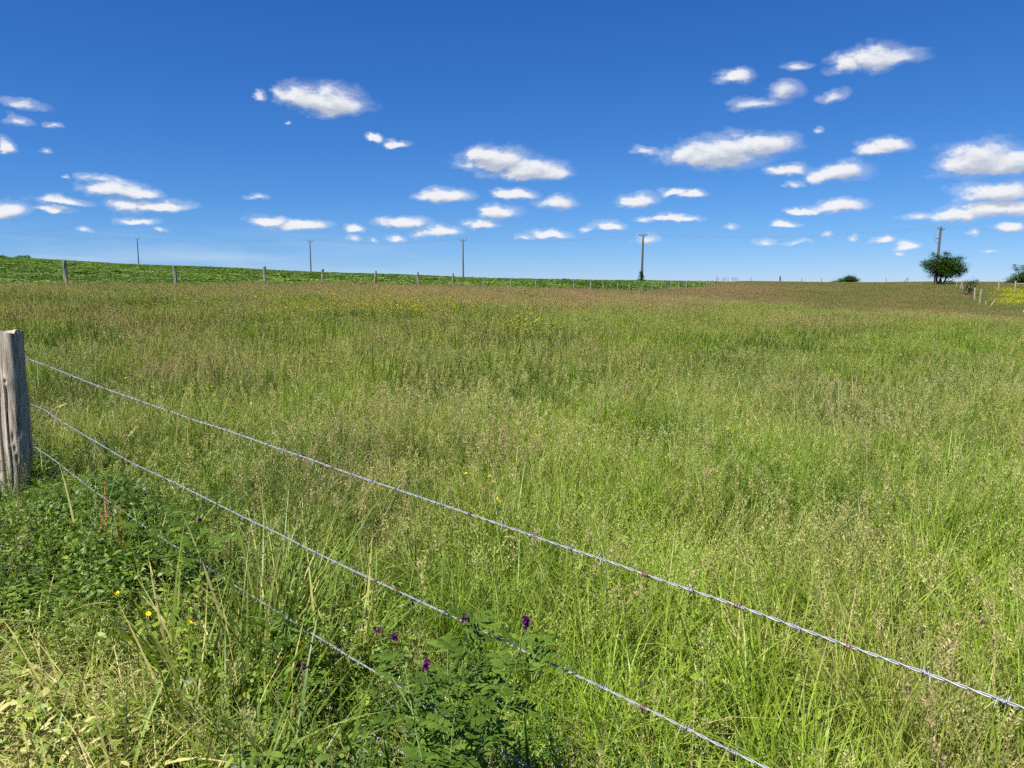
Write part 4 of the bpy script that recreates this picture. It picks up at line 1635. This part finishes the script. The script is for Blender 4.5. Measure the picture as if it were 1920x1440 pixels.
# dark dock and thistle clumps in the meadow
for i, (cx, cyy, hh, wv, lab) in enumerate([(1000, 572, .75, .5, 'dark dock clump in the brownish band right of the buttercups'), (985, 556, .7, .4, 'small dark dock clump nearest the far fence'),
                                       (897, 703, .45, .11, 'lone dark green thistle in the open meadow'), (1020, 632, .62, .5, 'dark weed clump below the buttercups in the mid meadow')]):
    r_, t_ = march(cx, cyy, 3, 90, .4)
    xx, yy = r_[0] * t_, r_[1] * t_
    g = gen(800 + i)
    t = empty('weed_clump', (xx, yy, gz(xx, yy)), lab, 'weed', 'dark weeds in the meadow')
    b = MB()
    pz = disc(140, wv, g)
    pz[:, 2] = g.random(140) * hh
    add_leaves(b, pz, g, .12 if wv > .2 else .06, .03 if wv > .2 else .014, up=.5, k=3)
    b.obj('foliage', M_vetch, t)
    b = MB()
    for q_ in disc(5, wv * .6, g):
        b.tube([q_, q_ + np.array([g.normal(0, .04), 0, hh])], [.005, .003], 5, cap=False)
    b.obj('stem', M_stem, t)


# ------------------------------------------------------------------ foreground flowers and plants
def hitfence(cx, cyy, off=0.0):
    """point on a vertical plane parallel to the near fence"""
    A = FA + FN * off
    r_ = ray(cx, cyy)
    t_ = (FN @ A) / (FN @ r_[:2])
    return np.array([r_[0] * t_, r_[1] * t_, CH + r_[2] * t_])


def compound_leaf(mb, p0, d_, g, L_=.09, pairs=6, lw=.0125, ll=.033):
    """pinnate leaf: rachis with paired leaflets and a tendril"""
    d_ = d_ / np.linalg.norm(d_)
    s_ = np.cross(d_, [0, 0, 1.0])
    s_ /= np.linalg.norm(s_) + 1e-9
    up = np.cross(s_, d_)
    rr_ = g.random()
    q_ = np.linspace(0, 1.25, 8)
    pth = p0 + d_[None] * (q_ * L_)[:, None] + np.array([0, 0, -1])[None] * (.25 * L_ * q_ ** 2)[:, None]
    a4 = np.zeros((1, 8, 4)); a4[..., 0] = rr_
    mb.ribbon(pth[None], np.full((1, 8), .0014), s_[None], a4)
    for i in range(pairs):
        u_ = .15 + .8 * i / (pairs - 1)
        c_ = p0 + d_ * (u_ * L_) + np.array([0, 0, -1]) * (.25 * L_ * u_ ** 2)
        for sg in (-1, 1):
            ld = sg * s_ * .92 + d_ * .35 + up * g.normal(.15, .2)
            ld /= np.linalg.norm(ld)
            ll_ = ll * (.8 + .3 * g.random())
            k = np.linspace(0, 1, 5)
            pts = c_ + ld[None] * (k * ll_)[:, None] - up[None] * (.2 * ll_ * k ** 2)[:, None]
            wd = lw * np.sin(np.clip(k * .9 + .07, 0, 1) * math.pi) ** .6
            sv = np.cross(ld, up)
            a4 = np.zeros((1, 5, 4)); a4[..., 0] = np.clip(rr_ + g.normal(0, .15), 0, 1)
            mb.ribbon(pts[None], wd[None], sv[None], a4)


def pea_flower(mb, p0, d_, g, s=.011, pale=False):
    """banner, wings and keel"""
    d_ = d_ / np.linalg.norm(d_)
    s_ = np.cross(d_, [0, 0, 1.0]); s_ /= np.linalg.norm(s_)
    up = np.cross(s_, d_)
    for (dir_, side, L_, W_, rv, red) in ((up * .9 + d_ * .45, s_, 1.5, 1.7, .2, .0), (d_ + s_ * .35, up, 1.3, .8, .9, 0), (d_ - s_ * .35, up, 1.3, .8, .9, 0), (d_ * 1 - up * .25, s_, 1.2, .5, .1, 0)):
        dir_ = dir_ / np.linalg.norm(dir_)
        k = np.linspace(0, 1, 5)
        pts = p0 + dir_[None] * (k * L_ * s)[:, None] + up[None] * (-.3 * s * k ** 2)[:, None]
        wd = W_ * s * np.sin(np.clip(k * .85 + .12, 0, 1) * math.pi) ** .6
        a4 = np.zeros((1, 5, 4)); a4[..., 0] = rv; a4[..., 1] = 1
        mb.ribbon(pts[None], wd[None], side[None], a4)


def vetch(base, shoots, flowers, seed, label):
    g = gen(seed)
    t = empty('vetch_plant', tuple(base), label, 'wild flower', 'purple vetch plants by the wires')
    lf, st = MB(), MB()
    base = np.array(base)
    for tip in shoots:
        tip = np.array(tip) - base
        b0 = np.array([g.normal(0, .05), g.normal(0, .04), 0])
        k = np.linspace(0, 1, 9)
        wob = np.stack([np.sin(k * 5 + g.random() * 6) * .014, np.cos(k * 4 + g.random() * 6) * .014, 0 * k], 1)
        pth = b0 + (tip - b0) * np.stack([k ** 1.3, k ** 1.3, k ** .9], 1) + wob
        st.tube(pth, np.linspace(.0028, .0014, 9), 6, cap=False)
        L_ = np.linalg.norm(tip - b0)
        nl = int(L_ / .042)
        for i in range(nl):
            u_ = .15 + .85 * (i + g.random() * .5) / nl
            c_ = np.array([np.interp(u_, k, pth[:, j]) for j in range(3)])
            a_ = i * 2.4 + g.normal(0, .3)
            d_ = np.array([math.cos(a_), math.sin(a_), .45 + g.normal(0, .2)])
            compound_leaf(lf, c_, d_, g, L_=.07 + .045 * g.random(), pairs=int(4 + g.random() * 3))
    lf.obj('foliage', M_vetch, t)
    st.obj('stem', M_stem, t)
    for (fp, nf, fd) in flowers:
        fp = np.array(fp) - base
        b = MB()
        for i in range(nf):
            d_ = np.array(fd) + g.normal(0, .35, 3)
            pea_flower(b, fp + g.normal(0, .004, 3), d_, g, s=.0105)
        b.obj('flower', M_vetch, t)
        b = MB()
        b.tube([fp + np.array([0, 0, -.035]), fp], .0012, 5, cap=False)
        b.obj('flower_stalk', M_stem, t)
    return t


def px_shoot(pts, off):
    return [hitfence(a, b_, off) for a, b_ in pts]


bs = hitfence(880, 1400, -.14)
vetch((bs[0], bs[1], gz(bs[0], bs[1])),
      px_shoot([(745, 1195), (800, 1240), (870, 1165), (905, 1150), (985, 1170), (1005, 1210), (840, 1210), (735, 1260)], -.10),
      [(hitfence(873, 1160, -.06), 4, (.3, -.6, .3)), (hitfence(988, 1168, -.08), 4, (-.5, -.6, .2)), (hitfence(738, 1199, -.09), 3, (.5, -.6, .1)), (hitfence(716, 1179, -.09), 2, (-.5, -.5, .1)),
       (hitfence(801, 1246, -.12), 4, (.2, -.7, .3)), (hitfence(773, 1126, .05), 2, (0, -.6, .2))], 901, 'large leafy vetch with several purple flowers under the second wire')
bs = hitfence(550, 1330, -.1)
vetch((bs[0], bs[1], gz(bs[0], bs[1])), px_shoot([(525, 1125), (505, 1150), (545, 1170), (570, 1240), (610, 1260), (480, 1220)], -.06),
      [(hitfence(570, 1250, -.09), 3, (.2, -.7, .1))], 902, 'vetch shoots climbing across the third wire left of the big vetch')
bs = hitfence(270, 1080, -.12)
vetch((bs[0], bs[1], gz(bs[0], bs[1])), px_shoot([(245, 935), (275, 925), (330, 960), (375, 985), (180, 950), (140, 930), (300, 1000), (420, 1010)], -.05),
      [(hitfence(375, 976, -.03), 2, (.2, -.7, .3)), (hitfence(248, 930, -.05), 1, (-.3, -.6, 0)), (hitfence(242, 1019, -.08), 1, (.3, -.6, 0)), (hitfence(272, 926, -.05), 1, (.3, -.6, 0))], 903,
      'vetch with tiny dark purple flowers beside the red sorrel')
# yellow composite flowers on the verge
yf = MB()
for ring, (nn_, L_, up_) in enumerate(((14, .011, .25), (10, .008, .6), (7, .0045, 1.2))):
    for i in range(nn_):
        a_ = i * 2 * math.pi / nn_ + ring * .3
        d_ = np.array([math.cos(a_), math.sin(a_), up_]); d_ /= np.linalg.norm(d_)
        s_ = np.array([-math.sin(a_), math.cos(a_), 0])
        k = np.linspace(0, 1, 4)
        yf.ribbon((d_[None] * (k * L_)[:, None])[None], np.array([[.0015, .0034, .0038, .002]]), s_[None], np.zeros((1, 4, 4)))
yme = yf.mesh('flower_head')
yme.materials.append(M_dandelion)
for i, (cx, cyy, off, hh, sc_, lab) in enumerate([(220, 1112, -.30, .30, 1.05, 'yellow dandelion like flower left of two others on the verge'), (278, 1151, -.30, .26, 1.0, 'yellow flower between two others on the verge'),
                                         (355, 1167, -.28, .28, 1.1, 'yellow flower rightmost of three on the verge'), (1135, 950, .9, .45, .9, 'single yellow flower above the top wire in the meadow'),
                                         (1067, 850, 1.6, .5, .9, 'single yellow flower standing far behind the top wire')]):
    P3 = hitfence(cx, cyy, off)
    z0 = gz(P3[0], P3[1])
    t = empty('yellow_flower', (P3[0], P3[1], z0), lab, 'wild flower', 'single yellow flowers')
    o = D.objects.new('flower_head', yme)
    COL.objects.link(o)
    o.parent = t
    o.location = (0, 0, P3[2] - z0)
    o.scale = (sc_,) * 3
    o.rotation_euler = (R(35), R(-12), i)
    b = MB()
    b.tube([(.02, .02, 0), (.01, .01, (P3[2] - z0) * .6), (0, 0, P3[2] - z0)], .0016, 6, cap=False)
    b.obj('stem', M_stem, t)

# red sorrel
for j, (cx, cyt, cyb, off, lab, seed) in enumerate([(197, 900, 1000, -.12, 'tall rust red sorrel spike crossing the third wire', 1), (224, 945, 1030, -.1, 'thin rust red sorrel spike right of the tall one', 2),
                                               (188, 955, 1010, -.14, 'short rust red sorrel spike left of the tall one', 3)]):
    g = gen(820 + seed)
    top = hitfence(cx, cyt, off)
    bot = hitfence(cx + 3, cyb, off)
    z0 = gz(bot[0], bot[1])
    t = empty('sorrel_plant', (bot[0], bot[1], z0), lab, 'wild flower', 'red sorrel spikes')
    o0 = np.array([bot[0], bot[1], z0])
    b = MB()
    pth = np.array([(0, 0, 0), (.005, 0, bot[2] - z0), tuple(top - o0)])
    b.tube(pth, [.003, .002, .001], 6, cap=False)
    b.obj('stem', M_redseed, t)
    b = MB()
    n_ = int(260 / (j + 1))
    u_ = g.random(n_)
    c_ = pth[1] + (pth[2] - pth[1]) * u_[:, None] + g.normal(0, .0065 if j == 0 else .004, (n_, 3)) * (1.2 - u_)[:, None]
    add_leaves(b, c_, g, .006, .005, k=2)
    b.obj('seed_head', M_redseed, t)

# long arching stems crossing the wires at left
for (pts, off, lab) in [([(75, 830), (80, 800), (90, 778), (105, 764), (124, 757)], -.05, 'pale arching grass stem just right of the old post'),
                        ([(200, 960), (215, 900), (228, 850), (240, 820), (256, 800)], -.05, 'pale straight grass stem leaning across the second wire')]:
    W3 = [hitfence(a, b_, off) for a, b_ in pts]
    z0 = gz(W3[0][0], W3[0][1])
    o0 = np.array([W3[0][0], W3[0][1], z0])
    t = empty('grass_stem', tuple(o0), lab, 'grass stem')
    pth = np.array([o0 + np.array([0, 0, 0])] + W3) - o0
    k = np.linspace(0, 1, 24)
    kk = np.linspace(0, 1, len(pth))
    sp_ = np.stack([np.interp(k, kk, pth[:, i]) for i in range(3)], 1)
    b = MB()
    b.tube(sp_, np.linspace(.0028, .0016, 24), 6, cap=False)
    b.obj('stalk', M_arc, t)
    b = MB()
    g = gen(77)
    u_ = g.random(120)
    c_ = sp_[-5] + (sp_[-1] - sp_[-5]) * u_[:, None] + g.normal(0, .003, (120, 3))
    add_leaves(b, c_, g, .009, .0035, k=2)
    b.obj('seed_head', M_arc, t)
# large pale leaf at the bottom edge
P3 = hitfence(262, 1436, -.95)
g = gen(88)
t = empty('plantain', (P3[0], P3[1], gz(P3[0], P3[1])), 'low plantain with broad pale green leaves at the bottom left edge', 'plant')
for i in range(6):
    b = MB()
    add_leaves(b, np.array([[0, 0, .03]]), gen(880 + i), .13, .055, up=.5, k=8, droop=.3)
    b.obj('leaf', M_verge, t)

print('instances done, objects', len(SC.objects))
